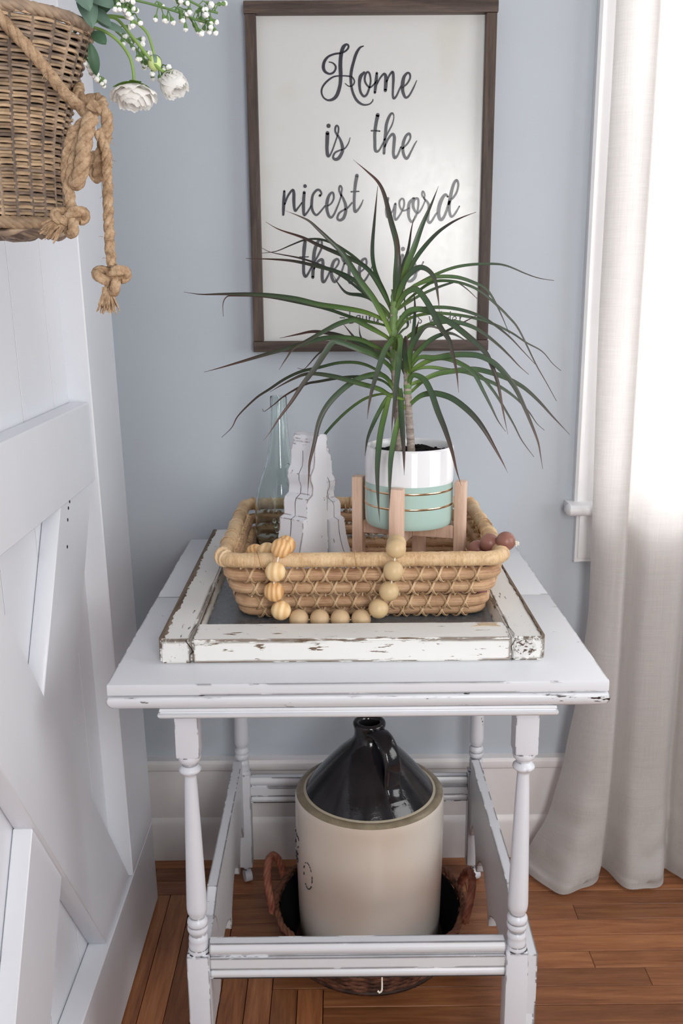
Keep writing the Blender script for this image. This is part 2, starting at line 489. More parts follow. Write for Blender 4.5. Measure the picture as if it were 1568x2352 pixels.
def lerp_sec(a, b_, t): return [(p[0] + (q[0] - p[0]) * t, p[1] + (q[1] - p[1]) * t) for p, q in zip(a, b_)]
zk = [(0.0, hem), (.05, lerp_sec(hem, low, .30)), (.155, lerp_sec(hem, low, .76)), (.27, low), (.45, lerp_sec(low, mid, .65)), (.63, mid), (1.26, top), (2.3, top)]
def curtain_fn():
    per = 7
    rows = [(z, spline(pl, per)) for z, pl in zk]
    def fn(u, v):
        z = v * 2.3
        z = 2.3 * (v ** 1.6)
        for i in range(len(rows) - 1):
            if z <= rows[i + 1][0] + 1e-9: break
        t = (z - rows[i][0]) / (rows[i + 1][0] - rows[i][0]); t = t * t * (3 - 2 * t) * .35 + t * .65
        A, B = rows[i][1], rows[i + 1][1]
        k = u * (len(A) - 1); j = min(int(k), len(A) - 2); w = k - j
        def s(L): return (L[j][0] * (1 - w) + L[j + 1][0] * w, L[j][1] * (1 - w) + L[j + 1][1] * w)
        a, b_ = s(A), s(B)
        x = a[0] * (1 - t) + b_[0] * t; y = a[1] * (1 - t) + b_[1] * t
        wob = noise.noise(Vector((x * 9, z * 3.1, 2.2))) * .006 * max(0, 1 - z / 1.2)
        crum = noise.noise(Vector((x * 13, z * 13, 5.))) * .034 * max(0, 1 - z / .24) * min(1, .25 + z / .05)
        zz = .003 + z + (.006 * (1 + noise.noise(Vector((x * 22, 0, 0)))) if z < .02 else 0)
        return (x, min(y + wob - abs(crum), -.035), zz)
    return fn
b = MB(); b.grid(curtain_fn(), 140, 90)
cu = b.build('curtain', M['linen'], None, 80, Vector((.8, -.1, 0)))
tag(cu, 'pale linen curtain hanging over the bright window and pooling on the floor', 'curtain')
# ------------------------------------------------------------------ barn door on the left
DA, DB = -.397, -.018
LEAN = Matrix.Translation((DA, 0, 0)) @ Matrix.Shear('XY', 4, (0, 0)) 
def dpt(y, z, out=0.0): return (DA + DB * z + out, y, z)
door = thing('barn_door', 'white painted plank barn door with cross braces standing along the left side', 'door', (DA - .04, -.62, 0))
YN, YFAR = -1.30, -.175                             # near and far edges
STILE = .195; HT = 2.05
def slab(y0, y1, z0, z1, xo, th, bev=.002):
    """board in the door plane, front face xo proud of the stile face"""
    q = MB(); q.box(-th, 0, y0, y1, z0, z1, bev, 1)
    q.v = [(x + DA + DB * z + xo, y, z) for x, y, z in q.v]
    return q
def poly_slab(poly, xo, th):
    q = MB(); q.prism(poly, 'x', -th, 0)
    bm = bmesh.new(); bv = [bm.verts.new(v) for v in q.v]
    for f in q.f: bm.faces.new([bv[i] for i in f])
    bmesh.ops.bevel(bm, geom=list(bm.edges), offset=.0015, segments=1, affect='EDGES')
    for v in bm.verts: v.co.x += DA + DB * v.co.z + xo
    r = MB(); r.bm(bm); return r
M['dgap'] = m_plain('raw_wood_backing', (.10, .06, .045), .9, .1)
PK = -.040                                           # plank face depth behind the stile face
ys = [-.20, -.30, -.452, -.608, -.764, -.92, -1.076, -1.25]
for i in range(len(ys) - 1):
    slab(ys[i + 1] + .0009, ys[i] - .0009, .012, HT - .02, PK, .018, .0004).build('plank', M['door'], door)
    if i: slab(ys[i] - .0009, ys[i] + .0009, .02, HT - .03, PK - .0005, .012, 0).build('joint', M['dgap'], door)
slab(YFAR - STILE, YFAR, .1935, HT, 0, .062).build('stile', M['door'], door)
slab(YN, YN + STILE, .004, HT, 0, .062).build('stile', M['door'], door)
yi0, yi1 = YN + STILE + .001, YFAR - STILE - .001
slab(yi0, yi1, .976, 1.112, -.005, .034).build('rail', M['door'], door)
slab(yi0, YFAR, .006, .192, -.0005, .0385).build('rail', M['door'], door)
slab(yi0, yi1, HT - .19, HT - .002, -.004, .034).build('rail', M['door'], door)
def xpair(z0, z1):
    H = z1 - z0; W = .532; s = H / W; yd = yi1 - W; off = .158 * math.sqrt(1 + s * s)     # vertical width of a brace
    g = .0008
    # running brace: upper edge from top near corner to bottom far corner
    zb = lambda y: z0 + (yi1 - y) * s
    yl = yi1 - (off) / s
    poly = [(yi1 - g, z0 + g), (yd, z1 - g), (yd - off / s, z1 - g), (yl, z0 + g)]
    poly_slab(poly, -.006, .033).build('brace', M['door'], door)
    # crossing brace, upper piece: lower edge from top far corner down to the running brace
    za = lambda y: z1 - (yi1 - y) * s               # lower edge line
    ym = (yd + yi1) / 2
    # intersection of upper edge (za + off) with zb
    yu = yi1 - ((z1 + off - z0) / (2 * s))
    poly = [(yi1 - g, z1 - g), (yi1 - off / s, z1 - g), (yu, zb(yu) + .0015), (ym, zb(ym) + .0015)]
    poly_slab(poly, -.012, .027).build('brace', M['door'], door)
    # lower piece under the running brace
    y2 = yi1 - ((z1 - z0 + off) / (2 * s)); y3 = yi1 - ((z1 - z0 + 2 * off) / (2 * s))
    poly = [(y2, za(y2)), (y3, za(y3) + off), (yd - off / s, z0 + g), (yd, z0 + g)]
    poly_slab(poly, -.012, .027).build('brace', M['door'], door)
xpair(.193, .975)
M['hole'] = m_plain('dark_nail_hole', (.05, .03, .025), .9, .1)
nh = MB(); nh.lathe([(.0028, -.0004), (.0028, .0004)], n=8)
nhm = nh.mesh('nail_hole'); nhm.materials.append(M['hole'])
RX = Matrix.Rotation(math.pi / 2, 4, 'Y')
for (px, py) in ((160, 1152), (157, 1167), (155, 1194), (153, 1256)):
    y = -.5 - (170 - px) * .0005; z = P(px, py, X=-.43).z
    pp = P(px, py, X=DA + DB * .95 - .012)
    inst('nail_hole', nhm, door, (DA + DB * pp.z - .0118, pp.y, pp.z), RX)
# raw board behind the planks, seen only through their joints
slab(YN + .02, YFAR - .02, .02, HT - .03, -.0582, .006).build('backing', M['dgap'], door)

# ------------------------------------------------------------------ sign on the wall
sx0, sx1, sz0, sz1 = -.168, .3125, 1.172, 1.827
sign = thing('framed_sign', 'white script lettered wall sign in a dark wooden frame', 'sign', (.072, -.001, sz0))
fw, fd = .0215, .034
b = MB(); b.box(sx0 - .001, sx1 + .001, -fd, -.002, sz1 - fw - .001, sz1, .0025); b.build('frame_rail', M['frame'], sign)
b = MB(); b.box(sx0, sx1, -fd, -.002, sz0, sz0 + fw, .0025); b.build('frame_rail', M['frame'], sign)
b = MB(); b.box(sx0 + .001, sx0 + fw, -fd + .001, -.002, sz0 + fw + .0003, sz1 - fw - .0013, .0022); b.build('frame_stile', M['framez'], sign)
b = MB(); b.box(sx1 - fw, sx1 - .001, -fd + .001, -.002, sz0 + fw + .0003, sz1 - fw - .0013, .0022); b.build('frame_stile', M['framez'], sign)
PY = -.015
b = MB(); b.box(sx0 + .015, sx1 - .015, PY, -.006, sz0 + .015, sz1 - .015); pnl = b.build('panel', M['panel'], sign, 0)

def stroke(mb, pts, ox, oy, sc, per=7, wmul=1.0, y=PY - .0006):
    """brush stroke laid on the sign panel: centre line with width"""
    q = [(ox + a / sc, oy + c / sc, w * wmul / sc) for a, c, w in pts]
    q = spline(q, per)
    pp = []
    for x, yy, w in q:
        a = P(x, yy, Y=y); e = P(x + 1, yy, Y=y)
        pp.append((a, max(.0006, w * .5 * (e - a).length)))
    L = []; R = []
    for i, (a, r) in enumerate(pp):
        d = (pp[min(i + 1, len(pp) - 1)][0] - pp[max(i - 1, 0)][0]); d.y = 0
        d = d.normalized() if d.length > 1e-9 else Vector((1, 0, 0))
        n = Vector((-d.z, 0, d.x)); L.append(a + n * r); R.append(a - n * r)
    o = len(mb.v); m = len(pp)
    mb.v += [tuple(v) for v in L] + [tuple(v) for v in R]
    mb.f += [(o + i, o + m + i, o + m + i + 1, o + i + 1) for i in range(m - 1)]
    for a, r in (pp[0], pp[-1]): disc(mb, a, r)
def disc(mb, a, r, n=14):
    o = len(mb.v)
    mb.v += [(a.x + r * math.cos(2 * math.pi * k / n), a.y, a.z + r * math.sin(2 * math.pi * k / n)) for k in range(n)]
    mb.f.append(tuple(range(o, o + n)))
def dot(mb, cx, cy, r, ox, oy, sc):
    a = P(ox + cx / sc, oy + cy / sc, Y=PY - .0006); e = P(ox + (cx + r) / sc, oy + cy / sc, Y=PY - .0006)
    disc(mb, a, (e - a).length, 20)
def word(strokes, dots, ox, oy, sc, mat=None, wm=1.0):
    mb = MB()
    for st in strokes: stroke(mb, st, ox, oy, sc, wmul=wm)
    for d_ in dots: dot(mb, *d_, ox, oy, sc)
    o = mb.build('lettering', mat or M['ink'], pnl, 0)
    return o
word([
 [(213,376,12),(262,388,18),(300,425,26),(305,470,28),(275,520,28),(220,540,26),(160,510,36),(135,450,44),(150,370,40),(200,305,30),(280,268,26),(370,252,24),(430,232,24),(475,190,26),(482,150,26),(455,132,28),(415,165,48),(390,230,52),(375,320,52),(370,430,54),(375,560,52),(365,700,48),(325,830,50),(270,890,40),(200,905,26),(140,870,22),(110,800,24),(125,720,26),(190,640,26),(280,580,22),(380,568,18),(460,570,18),(530,585,20),(565,640,20),(545,695,20),(490,712,16),(435,672,10)],
 [(690,155,14),(640,180,28),(590,260,40),(555,370,40),(525,490,42),(515,600,40),(525,720,34),(555,830,34),(610,920,36),(690,968,26),(770,960,20),(815,920,18),(822,895,14)],
 [(700,520,30),(650,580,50),(635,680,40),(650,790,34),(695,850,32),(740,820,30),(775,720,28),(790,630,24),(775,540,26),(745,515,26),(715,560,30),(710,640,28),(750,710,24),(790,725,22),(840,680,20),(870,640,20)],
 [(875,530,34),(865,650,46),(848,800,34)],[(880,680,20),(920,600,24),(975,540,30),(1000,580,46),(1000,680,50),(993,770,44)],
 [(1010,650,24),(1050,560,26),(1095,515,34),(1105,600,38),(1100,720,32),(1097,840,30),(1113,880,32),(1150,840,26),(1200,730,22),(1225,690,20)],
 [(1215,740,20),(1290,680,24),(1335,600,26),(1330,540,28),(1295,530,30),(1250,590,44),(1232,690,54),(1235,780,44),(1270,865,34),(1320,845,26),(1380,740,22),(1428,632,10)]], [], 720, 80, 6.0308)
word([[(192,335,52),(188,450,52),(185,560,46),(198,645,46),(225,645,24),(265,560,22),(300,460,20),(330,375,20)],
 [(330,375,22),(300,310,26),(305,250,28),(325,232,24),(345,260,24),(342,320,24),(335,360,26),(375,440,36),(400,530,46),(395,600,44),(350,680,46),(300,700,40),(270,670,30),(295,610,26),(360,575,22),(430,550,20),(480,480,18),(506,400,10)]],[(207,235,29)],720,250,6.0308)
word([[(888,85,52),(865,200,46),(848,330,44),(848,450,42),(852,560,42),(875,590,36),(910,570,26),(960,480,24),(985,420,24)],[(800,303,20),(860,303,22),(915,308,20)],
 [(985,420,20),(1040,310,22),(1090,210,20),(1112,110,14),(1090,60,26),(1050,100,36),(1010,210,42),(995,350,42),(980,500,38),(975,615,38)],[(985,530,24),(1030,420,30),(1090,350,36),(1118,390,42),(1112,500,44),(1105,620,40),(1125,675,44),(1165,640,28),(1210,530,24)],
 [(1230,550,22),(1300,480,24),(1340,400,26),(1325,345,34),(1280,375,36),(1240,480,44),(1238,590,40),(1265,670,40),(1300,680,38),(1350,590,26),(1395,500,22),(1427,445,12)]],[],720,250,6.0308)
word([[(162,350,36),(155,480,50),(150,620,50),(145,735,36)],[(170,560,28),(220,430,34),(295,330,36),(318,380,50),(318,500,52),(325,620,44),(345,670,40),(390,620,28),(450,540,26)],
 [(488,370,48),(478,500,52),(475,620,52),(485,735,44),(520,720,32),(580,630,28),(600,580,24)],
 [(742,425,40),(770,390,30),(740,335,36),(690,335,38),(630,410,40),(612,520,46),(612,620,46),(640,700,40),(685,740,36),(740,700,30),(830,590,26)],
 [(860,600,24),(930,550,28),(970,470,30),(965,390,34),(935,375,36),(890,430,46),(860,540,56),(860,650,50),(890,750,46),(930,780,38),(975,730,34),(1020,630,30),(1060,530,26),(1095,420,26)],
 [(1090,420,28),(1060,340,30),(1065,275,30),(1085,265,28),(1105,310,28),(1095,400,30),(1130,480,40),(1165,580,50),(1165,690,50),(1130,790,50),(1070,825,42),(1030,790,36),(1060,710,34),(1130,660,30),(1200,620,30),(1270,540,28)],
 [(1350,95,58),(1325,240,52),(1310,400,46),(1305,550,46),(1310,650,48),(1328,685,46),(1370,650,34),(1420,570,28),(1452,492,14)],[(1255,360,22),(1320,355,24),(1382,353,22)]],[(501,267,30)],630,390,7.127)
word([[(222,395,40),(205,480,46),(195,600,46),(210,700,40),(250,670,28),(300,590,26),(340,480,36),(330,600,50),(325,690,46),(345,745,40),(385,710,32),(440,620,30),(480,520,30),(480,430,32),(450,400,30),(410,440,34),(410,520,30),(450,590,30),(510,590,28),(560,560,26)],
 [(640,395,40),(570,470,50),(555,590,52),(560,700,44),(600,780,40),(640,750,36),(690,650,34),(715,520,32),(715,420,36),(690,395,36),(640,430,50),(630,520,48),(660,600,40),(705,640,32),(760,580,30),(800,500,26),(830,430,24)],
 [(820,410,26),(780,350,28),(780,290,28),(800,285,26),(820,340,28),(815,400,28),(860,450,36),(890,520,46),(880,640,46),(870,750,46),(900,795,42),(940,760,36),(1000,660,32),(1030,630,24)],
 [(1200,370,30),(1160,335,44),(1110,390,56),(1065,500,64),(1045,620,60),(1060,720,54),(1095,745,50),(1140,690,44),(1180,590,40),(1230,440,40),(1290,380,36),(1345,290,34),(1370,170,34),(1345,100,40),(1305,140,46),(1270,240,52),(1240,380,56),(1220,500,54),(1225,610,46),(1250,690,42),(1290,680,34),(1340,610,32),(1388,525,22)]],[],860,400,7.127)
word([[(150,115,36),(140,200,42),(133,300,34),(132,400,34),(135,480,34),(155,515,30),(185,480,24),(225,400,20),(245,370,18)],[(88,295,12),(140,295,14),(186,294,12)],
 [(245,370,18),(300,270,22),(335,190,24),(335,115,24),(318,97,24),(285,140,36),(255,230,40),(245,330,40),(240,430,38),(236,525,34)],[(250,430,20),(290,350,28),(340,325,34),(350,380,36),(342,480,36),(345,560,34),(365,575,28),(400,520,22),(430,450,18)],
 [(440,460,18),(500,410,20),(530,350,22),(510,318,26),(470,350,34),(448,430,38),(450,520,36),(480,575,30),(520,540,24),(560,460,22),(590,370,20)],
 [(595,370,20),(560,300,22),(560,245,24),(580,240,20),(595,290,22),(590,340,22),(640,390,32),(645,460,34),(640,540,34),(655,585,30),(685,560,24),(730,480,20)],
 [(750,480,18),(810,430,20),(840,370,22),(830,315,24),(790,335,32),(765,400,36),(760,500,36),(780,575,32),(820,560,24),(870,480,20),(903,405,12)]],[],670,530,4.9)
word([[(1245,275,36),(1235,370,36),(1232,460,34),(1245,520,30),(1290,440,20),(1340,350,18)],
 [(1345,340,18),(1325,290,22),(1335,255,22),(1355,290,22),(1360,330,24),(1385,380,32),(1395,450,36),(1385,520,36),(1340,565,34),(1300,560,24),(1330,510,18),(1400,470,18),(1440,430,18),(1480,350,16)]],[(1250,205,24)],670,530,4.9)
def thin(L, w=9): return [[(x, y, w) for x, y in s] for s in L]
word(thin([[(95,183),(145,185)],[(200,112),(197,180),(195,240),(235,238)],
 [(300,160),(275,165),(268,200),(280,235),(300,218),(308,165)],[(308,160),(306,240)],
 [(335,165),(338,215),(355,235),(372,215),(375,165)],[(375,165),(377,240)],[(405,165),(407,240)],[(408,190),(425,168),(440,165)],
 [(492,155),(465,162),(455,195),(465,235),(488,218),(497,165)],[(497,158),(500,240)]]),[],760,690,4.6118,M['inkthin'])
word(thin([[(575,125),(575,240)],[(605,165),(605,240)],[(606,190),(625,166),(640,180),(640,240)],
 [(692,165),(672,172),(668,200),(680,222),(695,205),(700,165)],[(700,165),(700,260),(680,280)],
 [(750,160),(730,168),(726,205),(738,238),(755,215),(760,165)],[(760,160),(762,240)],[(800,120),(803,240)],[(838,120),(840,240)],
 [(945,155),(922,170),(935,195),(958,215),(948,240),(922,235)]]),[],760,690,4.6118,M['inkthin'])
word(thin([[(1040,170),(1058,240),(1075,190),(1095,240),(1110,170)],[(1130,178),(1132,238)],[(1168,118),(1170,238)],
 [(1255,175),(1235,188),(1232,215),(1245,234),(1262,210)],[(1264,118),(1263,236)],
 [(1287,205),(1325,197),(1318,172),(1295,176),(1284,205),(1298,232),(1330,224)],[(1365,165),(1366,236)],[(1367,195),(1383,168),(1405,163)]]),[(1131,150,6)],760,690,4.6118,M['inkthin'])
# ------------------------------------------------------------------ table
TT = .78
TX0, TX1, TY0, TY1 = -.3135, .3675, -.799, -.040
table = thing('side_table', 'white chippy painted side table with turned spindle legs and folding top', 'table', (.027, -.42, 0))
JY = -.428
b = MB(); b.box(TX0, TX1, TY0, JY - .0009, TT - .0165, TT, .0028, 2); b.build('top_leaf', M['table'], table)
b = MB(); b.box(TX0, TX1, JY + .0009, TY1, TT - .0165, TT - .0006, .0028, 2); b.build('top_leaf', M['table'], table)
def rim_board(x0, x1, y0, y1, z0, z1, prof, mat, name):
    """board whose four edges carry a moulded profile: list of (inset, z)"""
    q = MB(); vs = []; fs = []
    for ins, z in prof:
        vs += [(x0 + ins, y0 + ins, z), (x1 - ins, y0 + ins, z), (x1 - ins, y1 - ins, z), (x0 + ins, y1 - ins, z)]
    n = len(prof)
    for i in range(n - 1):
        for k in range(4):
            l = (k + 1) % 4; fs.append((i * 4 + k, i * 4 + l, (i + 1) * 4 + l, (i + 1) * 4 + k))
    fs.append((3, 2, 1, 0)); fs.append(tuple((n - 1) * 4 + k for k in range(4)))
    q.add(vs, fs); return q.build(name, mat, table, 40)
zt = TT - .0175
rim_board(TX0 - .0015, TX1 + .0015, TY0 - .0015, TY1, 0, 0,
          [(.011, zt - .0215), (.0075, zt - .0195), (.004, zt - .0165), (.0012, zt - .012), (0, zt - .0075), (.0005, zt - .0035), (.0025, zt - .0012), (.006, zt)], M['tablelip'], 'lower_leaf')
rim_board(TX0 + .066, TX1 - .066, TY0 + .0045, TY1 - .015, 0, 0,
          [(.012, zt - .0385), (.008, zt - .0383), (.003, zt - .0360), (.0005, zt - .0325), (.0, zt - .0295), (.003, zt - .0280), (.0035, zt - .0265), (.002, zt - .0250), (.003, zt - .0216)], M['tableplain'], 'moulding')
ZB = zt - .0386
def turned_leg(x, y, zc, zb_top, top_z, name='leg'):
    """square blocks with a turned vase between them; zc = foot of the vase"""
    q = MB(); h = .0172
    q.box(x - h, x + h, y - h, y + h, zb_top - .004, top_z, .0035, 2)
    p = []
    zb = zb_top
    p += [(.0150, zb), (.0166, zb - .004), (.0168, zb - .009), (.0150, zb - .014), (.0112, zb - .017), (.0106, zb - .020), (.0128, zb - .023),
          (.0158, zb - .026), (.0163, zb - .0285), (.0152, zb - .031), (.0124, zb - .033), (.0104, zb - .0355), (.0090, zb - .038)]
    z1, z2 = zb - .040, zc + .018
    for k in range(11):
        t = k / 10; p.append((.0088 + .0066 * t ** .85, z1 + (z2 - z1) * t))
    p += [(.0153, zc + .011), (.0143, zc + .004), (.0118, zc), (.0112, zc - .003), (.0132, zc - .006), (.0154, zc - .009), (.0157, zc - .013), (.0146, zc - .016),
          (.0143, zc - .017), (.0157, zc - .020), (.0159, zc - .024), (.0148, zc - .0275), (.0120, zc - .030), (.0116, zc - .033), (.0136, zc - .036), (.0147, zc - .040),
          (.0143, zc - .043), (.0138, zc - .0445), (.0150, zc - .049), (.0150, zc - .054), (.0142, zc - .060)]
    q.lathe(p, (x, y, 0), 28)
    zk = zc - .057
    # lower block with domed shoulders
    q.box(x - h, x + h, y - h, y + h, .040, zk - .006, .0030, 2)
    q.lathe([(.0165, zk - .008), (.0160, zk - .003), (.0150, zk)], (x, y, 0), 28)
    o = q.build(name, M['tleg'], table, 40)
    c = MB(); c.tube([(x, y, .042), (x, y, .030)], .006, 10)
    w = Vector((x + .004, y - .004, .0135))
    c.tube([w + Vector((-.007, -.003, 0)), w + Vector((.007, .003, 0))], .0135, 16)
    c.tube([(x, y, .031), w + Vector((0, 0, .014))], .004, 8)
    c.build('caster', M['tleg'], o, 40)
    return o
LX = {'fl': (-.2165, -.735), 'fr': (.2690, -.735), 'bl': (-.2115, -.105), 'br': (.3000, -.105)}
turned_leg(*LX['fl'], .378, .648, ZB + .002); turned_leg(*LX['fr'], .378, .648, ZB + .002)
turned_leg(*LX['bl'], .330, .648, ZB + .002); turned_leg(*LX['br'], .330, .648, ZB + .002)
def reeded(x0, x1, yf, z0, z1, th=.020):
    H = z1 - z0
    pr = [(yf + th, z0), (yf + .002, z0)]
    def rnd_(za, zb_, n=5, d=.004):
        return [(yf + d * (1 - math.sin(math.pi * k / n)) * .8, za + (zb_ - za) * k / n) for k in range(n + 1)]
    pr += rnd_(z0 + .001, z0 + H * .24) + [(yf + .005, z0 + H * .27)] + [(yf + .0008, z0 + H * .29), (yf + .0008, z0 + H * .60), (yf + .005, z0 + H * .62), (yf + .005, z0 + H * .68)]
    pr += rnd_(z0 + H * .70, z1 - .003) + [(yf + .004, z1), (yf + th, z1)]
    q = MB(); q.prism(pr, 'x', x0, x1); return q.build('stretcher', M['table'], table, 30)
reeded(LX['fl'][0] + .0173, LX['fr'][0] - .0173, -.748, .272, .332)
reeded(LX['bl'][0] + .0173, LX['br'][0] - .0173, -.115, .196, .256)
def side_panel(x):
    top_, y0, y1 = .300, -.560, -.120
    pts = [(y1, top_), (y0 + .004, top_), (y0, top_ - .003)]
    # rounded shoulder down to the front leg
    for k in range(1, 9):
        a = math.pi / 2 * k / 8; pts.append((y0 - .001 - .115 * math.sin(a) * .55 - .09 * k / 8, top_ - .012 - .10 * (1 - math.cos(a)) ))
    pts += [(-.722, .150), (-.722, .118), (-.70, .112)]
    # scalloped lower edge with little drops
    def scal(ya, yb, z, d, n=8): return [(ya + (yb - ya) * k / n, z + d * math.sin(math.pi * k / n)) for k in range(n + 1)]
    pts += scal(-.695, -.60, .118, .030) + [(-.598, .100), (-.585, .100)] + scal(-.580, -.40, .118, .040) + [(-.398, .095), (-.384, .095)] + scal(-.38, -.235, .118, .045) + [(-.232, .100), (-.220, .100)] + scal(-.216, -.135, .125, .045) + [(-.122, .13)]
    q = MB(); q.prism(pts, 'x', x - .009, x + .009)
    o = q.build('side_panel', M['table'], table, 30)
    ar = [(-.7165, .118), (-.7165, .285)]                 # thicker arched cheek against the front leg
    for k in range(9):
        a = math.pi / 2 * k / 8; ar.append((-.640 + .062 * math.sin(a), .205 + .088 * math.cos(a)))
    ar += [(-.578, .130), (-.590, .118)]
    q = MB(); q.prism(ar, 'x', x - .0115, x + .0115); q.build('cheek', M['table'], o, 30)
    return o
side_panel(-.2195); side_panel(.2960)

# ------------------------------------------------------------------ salvaged window sash lying on the table
S0, S1, SY0, SY1, SZ0, SZ1 = -.2530, .2930, -.7275, -.100, TT + .0003, TT + .0365
sash = thing('window_sash', 'old chipped white window sash lying flat as a tray on the table', 'window sash', (.02, -.41, TT))
ix0, ix1, iy0, iy1 = S0 + .0455, S1 - .0455, SY0 + .0665, SY1 - .045
def rough_board(x0, x1, y0, y1, z0, z1, mat, seed, name):
    bm = bmesh.new(); bmesh.ops.create_cube(bm, size=1)
    for v in bm.verts: v.co = Vector(((x0 + x1) / 2 + v.co.x * (x1 - x0), (y0 + y1) / 2 + v.co.y * (y1 - y0), (z0 + z1) / 2 + v.co.z * (z1 - z0)))
    bmesh.ops.bevel(bm, geom=list(bm.edges), offset=.003, segments=2, affect='EDGES')
    bmesh.ops.subdivide_edges(bm, edges=[e for e in bm.edges if e.calc_length() > .03], cuts=14, use_grid_fill=True)
    for v in bm.verts:
        n = noise.noise(v.co * 45 + Vector((seed, 0, 0))) * .0009
        v.co.x += n if abs(v.co.x - x0) > 1e-4 else 0; v.co.y += noise.noise(v.co * 40 + Vector((0, seed, 3))) * .0007
        if v.co.z > z0 + .004: v.co.z += noise.noise(v.co * 50 + Vector((0, 9, seed))) * .0006
        v.co.z = max(v.co.z, z0)
    q = MB(); q.bm(bm); return q.build(name, mat, sash, 40)
rough_board(S0, ix0, SY0, SY1, SZ0, SZ1, M['sashy'], 1., 'stile')
rough_board(ix1, S1, SY0, SY1, SZ0, SZ1 - .0005, M['sashy'], 2., 'stile')
rough_board(ix0 + .0006, ix1 - .0006, SY0 - .0008, iy0, SZ0, SZ1 - .0006, M['sash'], 3., 'rail')
rough_board(ix0 + .0006, ix1 - .0006, iy1, SY1, SZ0, SZ1, M['sash'], 4., 'rail')
# bare wooden outer edges where the paint has gone
for sg, xe, wd in ((1, S0 - .0014, .0085), (-1, S1 + .0014, .0050)):
    rg = []; nn = 160
    for k in range(nn + 1):
        y = SY0 + .006 + (SY1 - SY0 - .010) * k / nn
        rg.append((xe + sg * wd * (.8 + .45 * noise.noise(Vector((y * 12, xe * 9, 1))) + .5 * noise.noise(Vector((y * 95, 2, xe))) + .3 * noise.noise(Vector((y * 240, 5, xe)))), y))
    b = MB(); b.prism([(xe, SY0 + .006)] + rg + [(xe, SY1 - .004)], 'z', SZ0 + .004, SZ1 + .0006); b.build('bare_edge', M['barewood'], sash)
# knot of bare wood on the near right corner
b = MB(); kx, kz = .266, TT + .021
ring = [(kx + .0150 * (1 + .16 * noise.noise(Vector((math.cos(a) * 2.5, math.sin(a) * 2.5, 3)))) * math.cos(a), kz + .0115 * (1 + .25 * noise.noise(Vector((math.cos(a) * 3, math.sin(a) * 3, 8)))) * math.sin(a)) for a in [2 * math.pi * k / 40 for k in range(40)]]
M['scuff'] = m_paint('scuffed_knot', srgb(230, 229, 226), wood=(.13, .085, .06), rough=.7, edge=.0, chips=.235, dirt=.3, stretch=(1, 1, 1.8), fine=190, seed=4.)
b.prism(ring, 'y', SY0 - .0017, SY0 + .002); b.build('bare_patch', M['scuff'], sash, 30)
b = MB(); b.prism([(.195, -.684), (.213, -.681), (.238, -.683), (.232, -.676), (.236, -.670), (.215, -.668), (.205, -.672), (.210, -.677)], 'z', SZ1 - .003, SZ1 + .0004)
M['palewood'] = m_grain('pale_bare_wood', [srgb(150, 128, 104), srgb(182, 160, 134), srgb(200, 182, 158)], (2, 30, 30), .8, .2, 3, 2, .4, .05)
b.build('bare_patch', M['palewood'], sash, 30)
M['crack'] = m_plain('dark_joint_crack', (.03, .022, .02), .9, .1)
def crack(pts, r):
    q = MB(); q.tube(pts, r, 5); q.build('joint_crack', M['crack'], sash, 40)
crack([(ix0 - .001, iy0 - .001, SZ1 - .0001), (ix0 - .004, iy0 - .025, SZ1), (ix0 - .006, SY0 + .012, SZ1 - .0001), (ix0 - .008, SY0 - .0002, SZ1 - .002), (ix0 - .001, SY0 - .0006, SZ1 - .012), (ix0 + .002, SY0 - .0008, SZ1 - .018), (ix0 - .003, SY0 - .0006, SZ1 - .023), (ix0 - .003, SY0 - .0004, SZ0 + .001)], [.0004, .0004, .0004, .0006, .0008, .0013, .0004, .0005])
crack([(ix1 + .001, iy0 - .012, SZ1 - .0004), (ix1 + .005, SY0 + .012, SZ1 - .0003), (ix1 + .004, SY0 - .0003, SZ1 - .004), (ix1 - .0015, SY0 - .0006, SZ1 - .014), (ix1 + .0005, SY0 - .0006, SZ1 - .022), (ix1, SY0 - .0004, SZ0 + .001)], [.0003, .0003, .0005, .0005, .0004, .0005])
# inner glazing bead and dusty grey pane
GZ = TT + .0165
def m_dusty():
    t = NT('dusty_grey_pane'); v = t.coords(); n = t.noise(v, 30, 5, .7)
    t.set(t.ramp(n, [(.3, srgb(72, 76, 82)), (.7, srgb(104, 108, 112))]), t.ramp(n, [(.3, (.18, .18, .18)), (.8, (.45, .45, .45))]), .5); return t.m
M['dusty'] = m_dusty()
b = MB(); b.box(ix0 - .004, ix1 + .004, iy0 - .004, iy1 + .004, GZ - .004, GZ); b.build('pane', M['dusty'], sash, 0)
b = MB()
b.prism([(ix0, GZ), (ix0 + .007, GZ), (ix0 + .0005, SZ1 - .006), (ix0, SZ1 - .006)], 'y', iy0, iy1); b.build('glazing_bead', M['sashy'], sash, 30)
b = MB()
b.prism([(ix1, GZ), (ix1 - .007, GZ), (ix1 - .0005, SZ1 - .006), (ix1, SZ1 - .006)], 'y', iy0, iy1); b.build('glazing_bead', M['sashy'], sash, 30)

